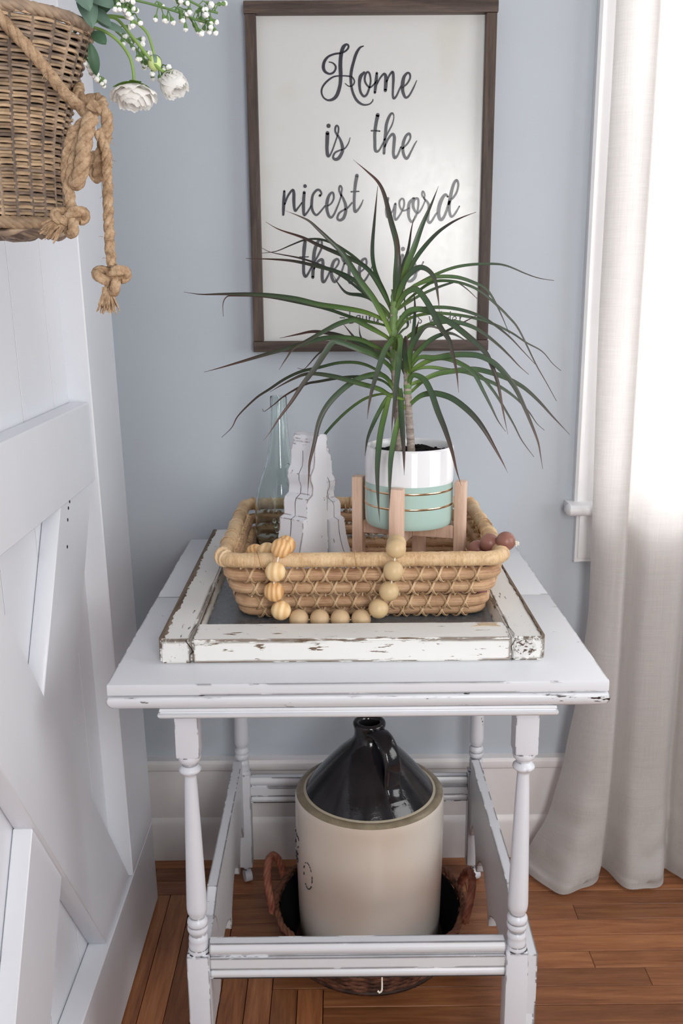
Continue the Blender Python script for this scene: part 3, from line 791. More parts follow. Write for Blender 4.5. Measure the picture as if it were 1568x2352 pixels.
# ------------------------------------------------------------------ woven tray
tray = thing('woven_tray', 'rectangular tan rush basket tray with lashed coils standing on the window sash', 'basket', (.04, -.405, GZ))
def m_rush(name, cols, sc, bump=.6, rough=.55, scal2=160, st=(1, 1, 1)):
    t = NT(name); v = t.coords((1, 1, 1)); vf = t.coords(st)
    n1 = t.noise(v, sc, 4, .6); n2 = t.noise(vf, scal2, 3, .7)
    oi = t.n('ShaderNodeObjectInfo')
    f = t.math('ADD', t.math('MULTIPLY', n1, .5), t.math('MULTIPLY', n2, .5))
    f = t.math('ADD', f, t.math('MULTIPLY', t.math('SUBTRACT', oi.outputs['Random'], .5), .12))
    c = t.ramp(f, [(.3, cols[0]), (.5, cols[1]), (.68, cols[2])])
    t.set(c, rough, .4); t.bump(n2, bump, .0015); return t.m
M['rush'] = m_rush('rush_coil', [srgb(150, 110, 80), srgb(200, 162, 126), srgb(222, 192, 156)], 28, .7, .55, 160, (.12, .12, 3.0))
M['rushrim'] = m_rush('rush_rim', [srgb(172, 132, 92), srgb(214, 180, 138), srgb(234, 208, 170)], 24, .7, .5, 150, (2.2, 2.2, .15))
M['lash'] = m_rush('rush_lashing', [srgb(158, 124, 92), srgb(206, 174, 136), srgb(228, 202, 166)], 60)
M['peg'] = m_plain('pale_reed_peg', srgb(226, 206, 176), .6, .3)
def rrect(x0, x1, y0, y1, z, rad, step=.006):
    pts = []
    def arc(cx, cy, a0):
        for k in range(7):
            a = a0 + math.pi / 2 * k / 6; pts.append(Vector((cx + rad * math.cos(a), cy + rad * math.sin(a), z)))
    def line(a, b_):
        n = max(2, int((b_ - a).length / step))
        for k in range(1, n): pts.append(a + (b_ - a) * k / n)
    arc(x0 + rad, y0 + rad, math.pi); line(pts[-1], Vector((x1 - rad, y0, z)))
    arc(x1 - rad, y0 + rad, -math.pi / 2); line(pts[-1], Vector((x1, y1 - rad, z)))
    arc(x1 - rad, y1 - rad, 0); line(pts[-1], Vector((x0 + rad, y1, z)))
    arc(x0 + rad, y1 - rad, math.pi / 2); line(pts[-1], pts[0])
    return pts
RZ = .8965
def tray_rect(z):
    t = (RZ - z) / (RZ - .808)
    i = .026 * t
    return (-.176 + i, .254 - i, -.604 + i * 1.0, -.216 - i)
r0 = rrect(*tray_rect(RZ), RZ, .028)
b = MB(); rad = []
acc = 0
for i, p in enumerate(r0):
    acc += .006; k = noise.noise(p * 30)
    rad.append(.0116 + .0006 * k + .0004 * math.sin(acc * 420))
b.tube(r0, rad, 12, True); rimo = b.build('rim', M['rushrim'], tray, 60)
# raised wraps on the rim
rr = random.Random(5)
for k in range(34):
    i = rr.randrange(len(r0)); p0 = r0[i]; p1 = r0[(i + 1) % len(r0)]; t_ = (p1 - p0).normalized(); sd = Vector((0, 0, 1)).cross(t_)
    w = rr.uniform(.004, .007); pts = []
    for a in range(13):
        an = 2 * math.pi * a / 12; pts.append(p0 + sd * (.0120 * math.cos(an)) + Vector((0, 0, 1)) * (.0120 * math.sin(an)) + t_ * (.006 * math.sin(an * .5 + k)))
    b = MB(); b.tube(pts, w * .6, 6, False, .16, None); b.build('rim_wrap', M['rushrim'], rimo, 50)
coil_z = [.8705, .8485, .8218, .8075]
coil_r = [.0102, .0098, .0095, .0086]
lash_len = .0285
for ci, (cz, cr) in enumerate(zip(coil_z, coil_r)):
    x0, x1, y0, y1 = tray_rect(cz)
    rc = rrect(x0, x1, y0, y1, cz, .026, .008)
    b = MB(); b.tube(rc, [cr * (1 + .07 * noise.noise(p * 55)) for p in rc], 10, True); b.build('coil', M['rush'], tray, 60)
    # crossing lashings, one object each
    lm = MB(); h = lash_len * .46
    for sgn in (-1, 1):
        pts = []
        for k in range(11):
            u = k / 10; an = math.pi * (u - .5) * 1.35
            pts.append(Vector((sgn * (u - .5) * 2 * h * .86, -(cr + (.0026 if sgn > 0 else .0012)) * math.cos(an), (cr + .0020) * math.sin(an))))
        lm.tube(pts, .0027, 6, False, .5)
    me = lm.mesh('lashing', smooth=60); me.materials.append(M['lash'])
    pm = MB(); pm.tube([(0, 0, cr * .6), (0, .0005, cr * 1.0 + .009)], .0013, 6); pme = pm.mesh('peg'); pme.materials.append(M['peg'])
    sides = [((x0 + .02, y0), (x1 - .02, y0), 0.), ((x1, y0 + .03), (x1, y1 - .03), math.pi / 2), ((x1 - .02, y1), (x0 + .02, y1), math.pi), ((x0, y1 - .03), (x0, y0 + .03), -math.pi / 2)]
    for a, c, rot in sides:
        L = math.hypot(c[0] - a[0], c[1] - a[1]); n = int(L / lash_len); R_ = Matrix.Rotation(rot, 4, 'Z')
        for k in range(n):
            t_ = (k + .5) / n
            loc = (a[0] + (c[0] - a[0]) * t_, a[1] + (c[1] - a[1]) * t_, cz)
            inst('lashing', me, tray, loc, R_ @ Matrix.Rotation(rr.uniform(-.06, .06), 4, 'Y') @ Matrix.Scale(rr.uniform(.92, 1.06), 4))
            if ci < 3 and k % 1 == 0:
                lc = (a[0] + (c[0] - a[0]) * (k / n), a[1] + (c[1] - a[1]) * (k / n), cz)
                inst('peg', pme, tray, lc, R_)
# woven floor of the tray
x0, x1, y0, y1 = tray_rect(.806)
for k in range(16):
    y = y0 + .012 + (y1 - y0 - .024) * k / 15
    b = MB(); b.tube([(x0 + .004, y, .8035), (x1 - .004, y, .8035)], .0085, 8, False, .42, Vector((0, 0, 1))); b.build('base_slat', M['rush'], tray, 60)
# leafy lining at the right end inside, dark folded rush ends
for (x, y, z) in ((.222, -.36, .845), (.218, -.44, .84), (.224, -.30, .85)):
    pass

# ------------------------------------------------------------------ glass bottle with raised grapes
def m_bottle():
    t = NT('pale_green_glass')
    t.set(srgb(240, 247, 245), .03, .5, **{'Transmission Weight': 1.0, 'IOR': 1.45})
    v = t.coords(); t.bump(t.noise(v, 45, 2), .12, .002); return t.m
M['bottle'] = m_bottle()
BX, BY, BZ = -.1030, -.300, .8125
bottle = thing('glass_bottle', 'tall pale green glass bottle with raised grapes in the tray', 'bottle', (BX, BY, BZ))
prof = [(.0, 0), (.036, .0), (.0440, .003), (.0465, .010), (.0470, .05), (.0470, .085), (.0462, .102), (.0440, .117), (.0405, .133), (.0360, .148), (.0305, .163), (.0258, .177), (.0222, .192), (.0192, .210), (.0172, .232), (.0158, .252), (.0150, .272), (.0152, .2735), (.0158, .276), (.0154, .279), (.0149, .281), (.0148, .297), (.0142, .300)]
inner = [(.0118, .300), (.0112, .296), (.0120, .26), (.0142, .232), (.0165, .210), (.0196, .192), (.0232, .177), (.0280, .163), (.0335, .148), (.0380, .133), (.0416, .117), (.0438, .102), (.0446, .085), (.0446, .05), (.0440, .012), (.036, .006), (.0, .007)]
b = MB(); b.lathe(prof + inner, (BX, BY, BZ), 48, False, False); bottle_body = b.build('body', M['bottle'], bottle, 60)
gr = MB()
for row in range(7):
    cnt = [4, 4, 3, 3, 2, 2, 1][row]
    for k in range(cnt):
        a = -math.pi / 2 + .12 + (k - (cnt - 1) / 2) * .21 + (.13 if row % 2 else 0) * .4
        z = .082 - row * .0090
        gr.sphere((BX + .0470 * math.cos(a), BY + .0470 * math.sin(a), BZ + z), .0047, 12, 8, (.75, .75, 1))
gr.build('grape_relief', M['bottle'], bottle, 60)
lf = MB()
for k in range(1):
    pts = []
    for q in range(26):
        t = q / 25 * math.pi * 1.25 - .4
        a = -math.pi / 2 + .70 + .34 * math.cos(t + 1.6); z = .158 + .022 * math.sin(t + 1.6)
        r = .0322 + .0004 + (.158 - z) * .36
        pts.append((BX + r * math.cos(a), BY + r * math.sin(a), BZ + z))
    lf.tube(pts, .0011, 6)
for z, a0, a1 in ((.122, .35, .75), (.110, .25, .65)):
    lf.tube([(BX + .0432 * math.cos(-math.pi / 2 + a), BY + .0432 * math.sin(-math.pi / 2 + a), BZ + z - (a - a0) * .008) for a in [a0 + (a1 - a0) * k / 6 for k in range(7)]], .0010, 6)
lf.build('leaf_relief', M['bottle'], bottle, 60)

# ------------------------------------------------------------------ corbels
CP = [(.0, 0), (.118, 0), (.120, .006), (.112, .012), (.098, .022), (.083, .040), (.073, .062), (.067, .086), (.065, .102), (.065, .110), (.054, .114), (.054, .137), (.051, .144),
      (.040, .150), (.038, .162), (.040, .168), (.043, .174), (.043, .184), (.039, .190), (.034, .196), (.032, .206), (.032, .222), (.030, .232), (.026, .236), (.027, .241), (.024, .247), (.016, .250), (.004, .249), (0, .244)]
def corbel(label, loc, rotz, sc, th, tilt=0.):
    root = thing('corbel', label, 'corbel', loc, 'pair of wooden corbels in the tray')
    pr = [CP[0]] + spline(CP[1:9], 4) + CP[9:]
    bm = bmesh.new(); q = MB(); q.prism(pr, 'y', -th / 2, th / 2)
    bv = [bm.verts.new(v) for v in q.v]
    for f in q.f:
        try: bm.faces.new([bv[i] for i in f])
        except ValueError: pass
    bmesh.ops.remove_doubles(bm, verts=bm.verts, dist=1e-5)
    RM = Matrix.Translation(loc) @ Matrix.Rotation(rotz, 4, 'Z') @ Matrix.Rotation(tilt, 4, 'Y') @ Matrix.Scale(sc, 4)
    for v in bm.verts:
        v.co.x += noise.noise(v.co * 60 + Vector((rotz, 0, 0))) * .0009; v.co.y += noise.noise(v.co * 70) * .0010
        v.co = RM @ v.co
    r = MB(); r.bm(bm); r.build('bracket', M['corbel'], root, 30)
    # hairline glue seam down the carved face
    e = MB()
    pts = [RM @ Vector((x + .0012, 0, z)) for x, z in pr if .025 < z < .23]
    e.tube([p - (RM.to_3x3() @ Vector((.0011, 0, 0))) for p in pts], .0005, 5); e.build('seam', M['crack'], root, 40)
    e = MB(); e.box(-.004, .0008, -th / 2 + .003, th / 2 - .003, .03, .235, .001, 1, RM); e.build('bare_back', M['barewood'], root)
    return root
corbel('chippy white wooden corbel turned to the left next to the glass bottle', (-.036, -.400, .8125), math.radians(231), 1.0, .052)
corbel('chippy white wooden corbel turned to the right beside the plant pot', (-.0415, -.3665, .8125), math.radians(-40), .88, .040)

# ------------------------------------------------------------------ plant stand and potted plant
PX, PYc = .1225, -.4200
PR = .0745; PZ0, PZ1 = .9095, 1.043
M['ash'] = m_grain('pale_planed_wood', [srgb(196, 160, 138), srgb(220, 186, 164), srgb(234, 206, 188)], (40, 40, 3), .55, .3, 2, 2, .12, .06)
stand = thing('plant_stand', 'pale wooden four legged plant stand holding the two tone pot', 'plant stand', (PX, PYc, .8125))
sa = math.radians(-107)
for k in range(4):
    a = sa + k * math.pi / 2
    x, y = PX + .0885 * math.cos(a), PYc + .0885 * math.sin(a)
    b = MB(); R_ = Matrix.Translation((x, y, 0)) @ Matrix.Rotation(a, 4, 'Z')
    b.box(-.0095, .0095, -.0115, .0115, .8125, .985, .003, 2, R_); b.build('leg', M['ash'], stand)
for k, zz in ((0, 0), (1, 0)):
    a = sa + k * math.pi / 2; R_ = Matrix.Translation((PX, PYc, 0)) @ Matrix.Rotation(a, 4, 'Z')
    if k == 0:
        b = MB(); b.box(-.079, .079, -.008, .008, .886, .9092, .0015, 1, R_); b.build('cross_bar', M['ash'], stand)
    else:
        for s in (-1, 1):
            b = MB(); b.box(s * .0435 - .0355, s * .0435 + .0355, -.008, .008, .886, .9092, .0015, 1, R_); b.build('cross_bar', M['ash'], stand)
pot = thing('potted_dracaena', 'spiky narrow leaved plant in a white and mint pot with gold lines', 'potted plant', (PX, PYc, PZ0))
M['potw'] = m_plain('white_glaze', srgb(240, 240, 243), .08, .6, .01)
M['mint'] = m_plain('mint_glaze', srgb(178, 205, 197), .1, .6, .015)
M['gold'] = m_plain('gold_line', (.75, .52, .34), .22, .5, .05, Metallic=1.0)
H = PZ1 - PZ0
b = MB(); b.lathe([(PR * .9, .0), (PR * .955, .0015), (PR * .985, .005), (PR * .995, .012), (PR, .030), (PR, H - .004), (PR - .001, H - .0012), (PR - .003, H), (PR - .0048, H - .0012), (PR - .0056, H - .004), (PR - .006, .04), (0, .04)], (PX, PYc, PZ0), 64)
poto = b.build('pot', M['potw'], pot, 50)
b = MB(); b.lathe([(PR * .955 + .0003, .0012), (PR * .985 + .0004, .005), (PR * .995 + .0004, .012), (PR + .0004, .030), (PR + .0004, H * .555)], (PX, PYc, PZ0), 64, False, False)
b.build('mint_band', M['mint'], poto, 60)
for z in (.277, .470):
    b = MB(); b.lathe([(PR + .0004, H * z - .0018), (PR + .0009, H * z - .0015), (PR + .0009, H * z + .0015), (PR + .0004, H * z + .0018)], (PX, PYc, PZ0), 64, False, False)
    b.build('gold_line', M['gold'], poto, 60)
M['soil'] = m_plain('dark_potting_soil', (.022, .018, .018), .95, .1, .4, 120, 1.0)
def soil_fn(u, v):
    a = 2 * math.pi * u; r = (PR - .0064) * v
    x, y = r * math.cos(a), r * math.sin(a)
    return (PX + x, PYc + y, PZ1 - .014 + .006 * noise.noise(Vector((x * 60, y * 60, 1))) + .004 * noise.noise(Vector((x * 160, y * 160, 4))))
b = MB(); b.grid(soil_fn, 48, 16, True); b.build('soil', M['soil'], pot, 80)
rs = random.Random(11); b = MB()
for k in range(60):
    a = rs.uniform(0, 6.28); r = (PR - .012) * math.sqrt(rs.random())
    b.sphere((PX + r * math.cos(a), PYc + r * math.sin(a), PZ1 - .011), rs.uniform(.0014, .0034), 6, 4, (1, .8, .7))
so = b.build('soil_crumbs', M['soil'], pot, 60); so['kind'] = 'stuff'
def m_cane():
    t = NT('grey_cane'); v = t.coords((1, 1, 3)); n = t.noise(v, 60, 4, .6)
    t.set(t.ramp(n, [(.3, srgb(120, 106, 98)), (.6, srgb(172, 160, 150)), (.8, srgb(196, 186, 176))]), .8, .2); t.bump(n, .5, .002); return t.m
M['cane'] = m_cane()
CY1, CY2 = -.405, -.440
def cane(pix, Y, r0_, r1_):
    q = [P(x, y, Y=Y) for x, y in pix]; q = [Vector(p) for p in spline([tuple(p) for p in q], 8)]
    n = len(q)
    b = MB(); b.tube(q, [(r0_ + (r1_ - r0_) * i / n) * (1 + .07 * math.sin(i * 2.1)) for i in range(n)], 10); b.build('cane', M['cane'], pot, 60)
cane([(915, 1034), (914, 985), (911, 930), (907, 870), (903, 810), (901, 760), (903, 700)], CY1, .0062, .0052)
cane([(944, 1036), (942, 1000), (938, 950), (936, 900), (935, 860), (938, 820)], CY2, .0066, .0056)
M['sheath'] = m_plain('pale_green_sheath', srgb(112, 138, 84), .5, .3, .2, 60)
def sheath(pix, Y, rr0):
    q = [Vector(p) for p in spline([tuple(P(x, y, Y=Y)) for x, y in pix], 8)]; n = len(q)
    b = MB(); b.tube(q, [rr0[0] + (rr0[1] - rr0[0]) * i / n + .0006 * math.sin(i * 1.3) for i in range(n)], 10); b.build('sheath', M['sheath'], pot, 60)
sheath([(906, 850), (903, 800), (902, 760), (904, 720), (906, 692), (908, 665)], CY1, (.0062, .0066))
sheath([(936, 905), (936, 880), (938, 850), (939, 825), (941, 800)], CY2, (.0064, .0056))
def m_leaf():
    t = NT('dracaena_leaf')
    uv = t.n('ShaderNodeAttribute'); uv.attribute_name = 'leafuv'
    sp = t.n('ShaderNodeSeparateXYZ'); t.l(uv.outputs['Vector'], sp.inputs[0])
    oi = t.n('ShaderNodeObjectInfo')
    al, ac = sp.outputs['X'], sp.outputs['Y']
    n = t.noise(t.coords(), 40, 3)
    al2 = t.math('ADD', al, t.math('MULTIPLY', t.math('SUBTRACT', oi.outputs['Random'], .5), .3))
    base = t.ramp(al2, [(0, srgb(138, 170, 84)), (.2, srgb(98, 132, 72)), (.45, srgb(72, 98, 70)), (.75, srgb(72, 72, 64)), (1, srgb(100, 70, 62))])
    edge = t.ramp(ac, [(.70, (0, 0, 0)), (.95, (1, 1, 1))])
    c = t.mix(t.math('MULTIPLY', edge, .75), base, srgb(74, 44, 48))
    c = t.mix(t.math('MULTIPLY', n, .25), c, srgb(40, 52, 40))
    t.set(c, .38, .45)
    tl = t.n('ShaderNodeBsdfTranslucent'); t.l(c, tl.inputs[0])
    mx = t.n('ShaderNodeMixShader'); mx.inputs[0].default_value = .12
    t.l(t.b.outputs[0], mx.inputs[1]); t.l(tl.outputs[0], mx.inputs[2]); t.l(mx.outputs[0], t.out.inputs[0]); return t.m
M['leaf'] = m_leaf()
def leaf(pix, w, y0, y1, sway=0.):
    """long narrow leaf; pix = its run as seen, y0..y1 depth from base to tip, w = seen width"""
    n0 = len(pix); L = [0]
    for i in range(1, n0): L.append(L[-1] + math.hypot(pix[i][0] - pix[i - 1][0], pix[i][1] - pix[i - 1][1]))
    q = []
    for (x, y), l in zip(pix, L):
        t = l / L[-1]; Y = y0 + (y1 - y0) * (t ** 1.15) + sway * math.sin(math.pi * t)
        q.append(tuple(P(x, y, Y=Y)))
    q = [Vector(p) for p in spline(q, 5)]; m = len(q)
    cum = [0.]
    for i in range(1, m): cum.append(cum[-1] + (q[i] - q[i - 1]).length)
    real = .0048                                       # half width of a full leaf
    frac = min(1., (w * .00072 * .5) / real)
    vs, fs, uv = [], [], []
    prev = None
    for i in range(m):
        t = cum[i] / cum[-1]
        T = (q[min(i + 1, m - 1)] - q[max(i - 1, 0)]).normalized()
        A = Vector((-T.z, 0, T.x))                    # across, facing the room
        if A.length < .15: A = Vector((1, 0, 0))
        A.normalize()
        if prev is not None and A.dot(prev) < 0: A = -A
        prev = A.copy()
        B = Vector((0, 1, 0)) - T * T.y
        D = (A * frac + B.normalized() * math.sqrt(max(0, 1 - frac * frac)) * .9)
        D = (D - T * D.dot(T)).normalized()
        N = T.cross(D).normalized()
        hw = real * max(.04, min(1., .55 + t * 2.2) * (1 - max(0, (t - .45) / .55) ** 1.5))
        fold = hw * .28
        th = .0004
        for s_, o_ in ((-1, fold), (-.5, fold * .35), (0, 0), (.5, fold * .35), (1, fold)):
            vs.append(q[i] + D * (hw * s_) + N * o_); uv.append((t, abs(s_), 0))
        for s_, o_ in ((1, fold), (0, 0), (-1, fold)):
            vs.append(q[i] + D * (hw * s_ * .97) + N * (o_ - th - (th if s_ == 0 else 0))); uv.append((t, abs(s_), 0))
    K = 8
    for i in range(m - 1):
        for k in range(K):
            l = (k + 1) % K; fs.append((i * K + k, i * K + l, (i + 1) * K + l, (i + 1) * K + k))
    fs.append(tuple(range(K - 1, -1, -1))); fs.append(tuple((m - 1) * K + k for k in range(K)))
    b = MB(); b.add(vs, fs); o = b.build('leaf', M['leaf'], pot, 70)
    at = o.data.attributes.new('leafuv', 'FLOAT_VECTOR', 'POINT')
    at.data.foreach_set('vector', [c for u_ in uv for c in u_])
    return o
LV = [  # (crown, seen run, seen width, depth of the tip relative to the crown)
 (1,[(905,712),(909,635),(912,567),(897,505),(883,449),(868,418),(842,393),(811,367)],13,.05),
 (1,[(907,705),(913,640),(915,590),(909,533)],14,-.02),
 (1,[(899,712),(887,677),(870,642),(859,608),(856,567),(861,498),(867,427)],8,.08),
 (1,[(912,700),(932,615),(949,574),(969,518),(990,470),(1007,427)],13,-.02),
 (1,[(912,690),(925,615),(938,574),(945,525),(952,495)],6,.06),
 (1,[(914,700),(928,653),(949,605),(973,570),(1004,536),(1035,513),(1062,499),(1093,487)],9,.03),
 (1,[(910,705),(914,680),(928,646),(949,622),(968,615),(987,625),(999,646),(1006,687),(1009,716)],12,-.08),
 (1,[(908,710),(935,670),(973,646),(1021,623),(1066,611),(1124,607),(1162,611),(1207,629),(1238,639),(1272,644)],6,.10),
 (1,[(908,712),(945,663),(987,644),(1004,637),(1049,638),(1090,651),(1117,666),(1141,703),(1170,767)],8,.04),
 (1,[(908,715),(952,677),(994,649),(1042,648),(1083,660),(1111,677),(1142,704),(1166,728),(1191,759),(1229,835),(1255,880),(1278,921)],6,.12),
 (1,[(906,718),(952,687),(994,666),(1035,651),(1049,649),(1073,665),(1096,686)],5,.10),
 (1,[(906,718),(925,680),(945,665),(959,667),(976,687),(994,718),(1011,752),(1030,780),(1039,813),(1048,853),(1053,902)],14,-.12),
 (2,[(938,850),(946,792),(952,746),(953,700),(949,663)],7,.02),
 (1,[(905,775),(912,758),(932,728),(969,711),(1011,707),(1054,712),(1094,724),(1125,740),(1168,773),(1201,807),(1229,836)],7,.08),
 (1,[(903,790),(912,765),(938,734),(987,721),(1036,723),(1085,731),(1134,746),(1177,767),(1207,787),(1244,807),(1269,835),(1288,851)],6,.12),
 (1,[(905,800),(947,767),(978,750),(1011,741),(1048,741),(1085,752),(1115,770),(1146,795),(1171,819),(1192,841),(1214,860)],9,.02),
 (1,[(904,760),(935,716),(975,712),(1011,729),(1036,743),(1067,767),(1100,795),(1116,813),(1128,838),(1140,871),(1146,896),(1156,950),(1166,998)],13,-.10),
 (2,[(939,860),(941,835),(962,807),(987,783),(1014,769),(1039,767),(1076,786)],10,-.03),
 (2,[(938,872),(944,853),(972,835),(999,824),(1024,824),(1054,835),(1085,856),(1109,899),(1128,936),(1143,966),(1161,991)],10,-.02),
 (2,[(938,876),(941,859),(962,847),(993,845),(1036,852),(1076,853),(1103,865),(1125,890),(1146,920),(1177,972),(1198,1012),(1226,1049)],7,.10),
 (2,[(938,850),(962,822),(999,822),(1036,816),(1073,815),(1103,819),(1134,835),(1161,862),(1183,893),(1201,930),(1220,975),(1235,1015),(1241,1046),(1246,1077)],12,-.08),
 (2,[(939,898),(944,884),(969,874),(1005,859),(1048,852),(1091,849),(1131,858),(1164,870),(1201,890),(1235,920),(1269,957),(1308,998)],11,.02),
 (2,[(938,892),(944,866),(956,862),(975,874),(990,902),(1005,945),(1021,985),(1036,1031),(1048,1080),(1059,1116)],17,-.13),
 (2,[(938,938),(944,927),(962,911),(981,904),(1005,904),(1036,914),(1067,936),(1094,963),(1116,994),(1137,1031),(1155,1064),(1166,1087)],14,-.08),
 (2,[(939,905),(985,868),(1054,853),(1116,874),(1149,890),(1183,914),(1213,945),(1232,972),(1250,988)],8,.06),
 (1,[(907,812),(911,782),(917,773),(920,790),(918,807),(913,853),(906,920),(901,963),(899,999)],17,-.15),
 (1,[(905,810),(905,785),(901,779),(883,804),(868,847),(855,890),(848,923),(843,963)],13,-.13),
 (1,[(905,905),(895,911),(883,951),(874,991),(869,1031),(866,1083),(868,1148),(872,1199)],14,-.13),
 (1,[(905,905),(890,911),(871,942),(855,975),(843,1009),(838,1048)],10,-.04),
 (1,[(908,905),(918,893),(921,945),(924,991),(927,1037),(928,1092)],13,-.15),
 (2,[(932,930),(924,940),(916,963),(907,994),(898,1043),(895,1083),(894,1142),(894,1171)],13,-.12),
 (1,[(904,862),(893,840),(862,817),(823,801),(783,786),(764,786),(746,810),(722,847),(694,884),(670,921),(639,963),(621,991),(605,1012)],16,-.12),
 (1,[(903,826),(885,806),(862,795),(823,778),(764,774),(725,780),(685,792),(624,809),(578,823),(538,835),(501,846),(468,855)],11,-.05),
 (1,[(902,790),(890,775),(862,758),(832,742),(813,734),(779,742),(744,760),(710,779),(675,799),(658,822),(641,849)],11,-.06),
 (1,[(900,748),(882,735),(841,717),(786,706),(731,698),(682,686),(624,678),(572,675),(514,675),(462,676),(422,671)],11,-.03),
 (1,[(900,758),(882,746),(813,729),(751,708),(680,692),(607,680),(538,679),(520,682),(512,698),(513,727)],7,.03),
 (1,[(903,785),(899,770),(882,732),(858,687),(830,649),(806,612),(786,581),(755,550),(731,527),(710,508),(686,496),(655,484)],15,-.06),
 (1,[(902,722),(899,708),(882,674),(861,636),(834,608),(796,589),(762,575),(727,560),(693,544),(641,527),(610,510)],9,.03),
 (1,[(901,725),(890,695),(855,632),(820,594),(779,565),(758,555),(731,548),(700,550),(669,562),(634,577),(601,582)],5,.09),
 (1,[(901,730),(880,705),(848,680),(813,642),(772,622),(727,610),(675,599),(624,595),(564,594)],8,.05),
 (1,[(901,735),(885,712),(830,667),(788,634),(744,611),(693,593),(624,580),(601,570)],5,.10),
 (1,[(902,735),(882,715),(855,687),(830,677),(796,672),(775,649),(765,632)],9,.08),
 (1,[(903,850),(893,841),(862,810),(823,786),(777,769),(746,763),(716,761),(682,768),(642,777)],10,.0),
 (1,[(905,886),(899,875),(862,847),(823,832),(777,832),(731,843),(691,852),(654,869),(618,893),(587,914),(547,954),(532,982),(509,1005)],7,.02),
 (2,[(932,918),(896,907),(869,892),(823,879),(777,866),(731,858),(700,859),(673,870),(645,885),(619,901)],11,-.02),
 (1,[(906,905),(899,890),(875,872),(832,864),(783,866),(731,875),(700,882),(654,908),(630,928),(607,945),(602,939)],7,.09),
 (1,[(906,898),(890,870),(869,859),(838,864),(807,878),(771,908),(746,939),(731,973),(722,1015),(711,1061),(709,1092),(706,1138)],13,-.07),
 (1,[(907,915),(896,907),(875,904),(838,914),(801,939),(768,970),(740,1003),(715,1040),(694,1080),(682,1109),(690,1124),(699,1138)],7,.0),
 (1,[(904,850),(885,830),(838,804),(813,774),(786,742)],9,.09),
 (1,[(903,830),(880,812),(850,800),(829,774),(824,746)],7,.10),
 (1,[(903,840),(885,815),(823,795),(764,790),(731,812),(708,838),(697,848),(683,846)],6,.08),
 (2,[(938,868),(941,807),(962,767),(981,749),(1005,754),(1020,768)],15,-.05),
 (2,[(937,860),(930,815),(932,773),(938,800)],11,-.10),
 (1,[(905,780),(925,760),(938,745),(930,700),(929,655)],3,.06),
 (2,[(940,835),(965,800),(1011,770),(1097,723)],5,.09),
 (2,[(938,840),(945,800),(955,760),(962,735)],10,.02),
 (2,[(937,872),(925,840),(905,815),(880,800)],12,.05),
]
for c_, pix, w, dt in LV:
    Y = CY1 if c_ == 1 else CY2
    leaf(pix, w, Y, Y + dt, -.02 if dt < 0 else .01)
# ------------------------------------------------------------------ bead garland
def m_bead(name, cols, stripe):
    t = NT(name); oi = t.n('ShaderNodeObjectInfo')
    tc = t.n('ShaderNodeTexCoord'); w = t.n('ShaderNodeTexWave'); w.wave_type = 'BANDS'; w.bands_direction = 'X'
    t.l(tc.outputs['Object'], w.inputs['Vector']); w.inputs['Scale'].default_value = stripe; w.inputs['Distortion'].default_value = 5; w.inputs['Detail'].default_value = 2; w.inputs['Detail Scale'].default_value = .6
    w.inputs['Phase Offset'].default_value = 1.0
    c = t.ramp(w.outputs['Fac'], [(.1, cols[0]), (.5, cols[1]), (.9, cols[2])])
    t.set(c, .42, .4); return t.m
M['bead_pine'] = m_bead('pine_bead', [srgb(204, 152, 98), srgb(224, 178, 122), srgb(232, 192, 140)], 42)
M['bead_pine2'] = m_bead('light_pine_bead', [srgb(222, 182, 128), srgb(234, 198, 146), srgb(240, 210, 164)], 30)
M['bead_tan'] = m_plain('tan_bead', srgb(204, 176, 134), .4, .45, .03, 30)
M['bead_tan2'] = m_plain('dull_tan_bead', srgb(196, 168, 132), .45, .4, .03, 30)
M['bead_brown'] = m_plain('brown_bead', srgb(142, 96, 84), .38, .45, .08, 40)
M['string'] = m_plain('cotton_string', srgb(238, 232, 220), .8, .2)
gar = thing('bead_garland', 'strand of wooden beads draped over the front of the woven tray', 'bead garland', (.02, -.66, GZ))
R_B = .0152
ft = -.637
beads = []   # (pos, material)
def bp(px, py, Y=None, Z=None): return P(px, py, Y=Y, Z=Z)
zb = GZ + R_B + .0004
beads += [(bp(586, 1271, Y=-.545), 'bead_pine'), (bp(613, 1268, Y=-.568), 'bead_pine2'), (bp(656, 1252, Y=-.590), 'bead_pine'), (bp(645, 1259, Y=-.628), 'bead_pine'), (bp(632, 1313, Y=-.642), 'bead_pine2'), (bp(629, 1359, Y=-.632), 'bead_pine'), (bp(645, 1402, Y=-.634), 'bead_pine2')]
for x in (686, 734, 781, 829): beads.append((bp(x, 1422, Z=zb), 'bead_tan2'))
beads += [(bp(869, 1398, Y=-.637), 'bead_tan'), (bp(893, 1358, Y=-.634), 'bead_tan'), (bp(903, 1311, Y=-.642), 'bead_tan'), (bp(909, 1260, Y=-.630), 'bead_tan'), (bp(910, 1249, Y=-.594), 'bead_tan')]
for (q, mn) in (((940, 1300), 'bead_tan'),):
    pass
pts2 = []
tailp = [(bp(1096, 1262, Y=-.520), 'bead_brown'), (bp(1124, 1247, Y=-.545), 'bead_brown'), (bp(1161, 1243, Y=-.560), 'bead_brown')]
rb = random.Random(2)
sph = MB(); sph.sphere((0, 0, 0), R_B, 26, 16)
bmesh_by = {}
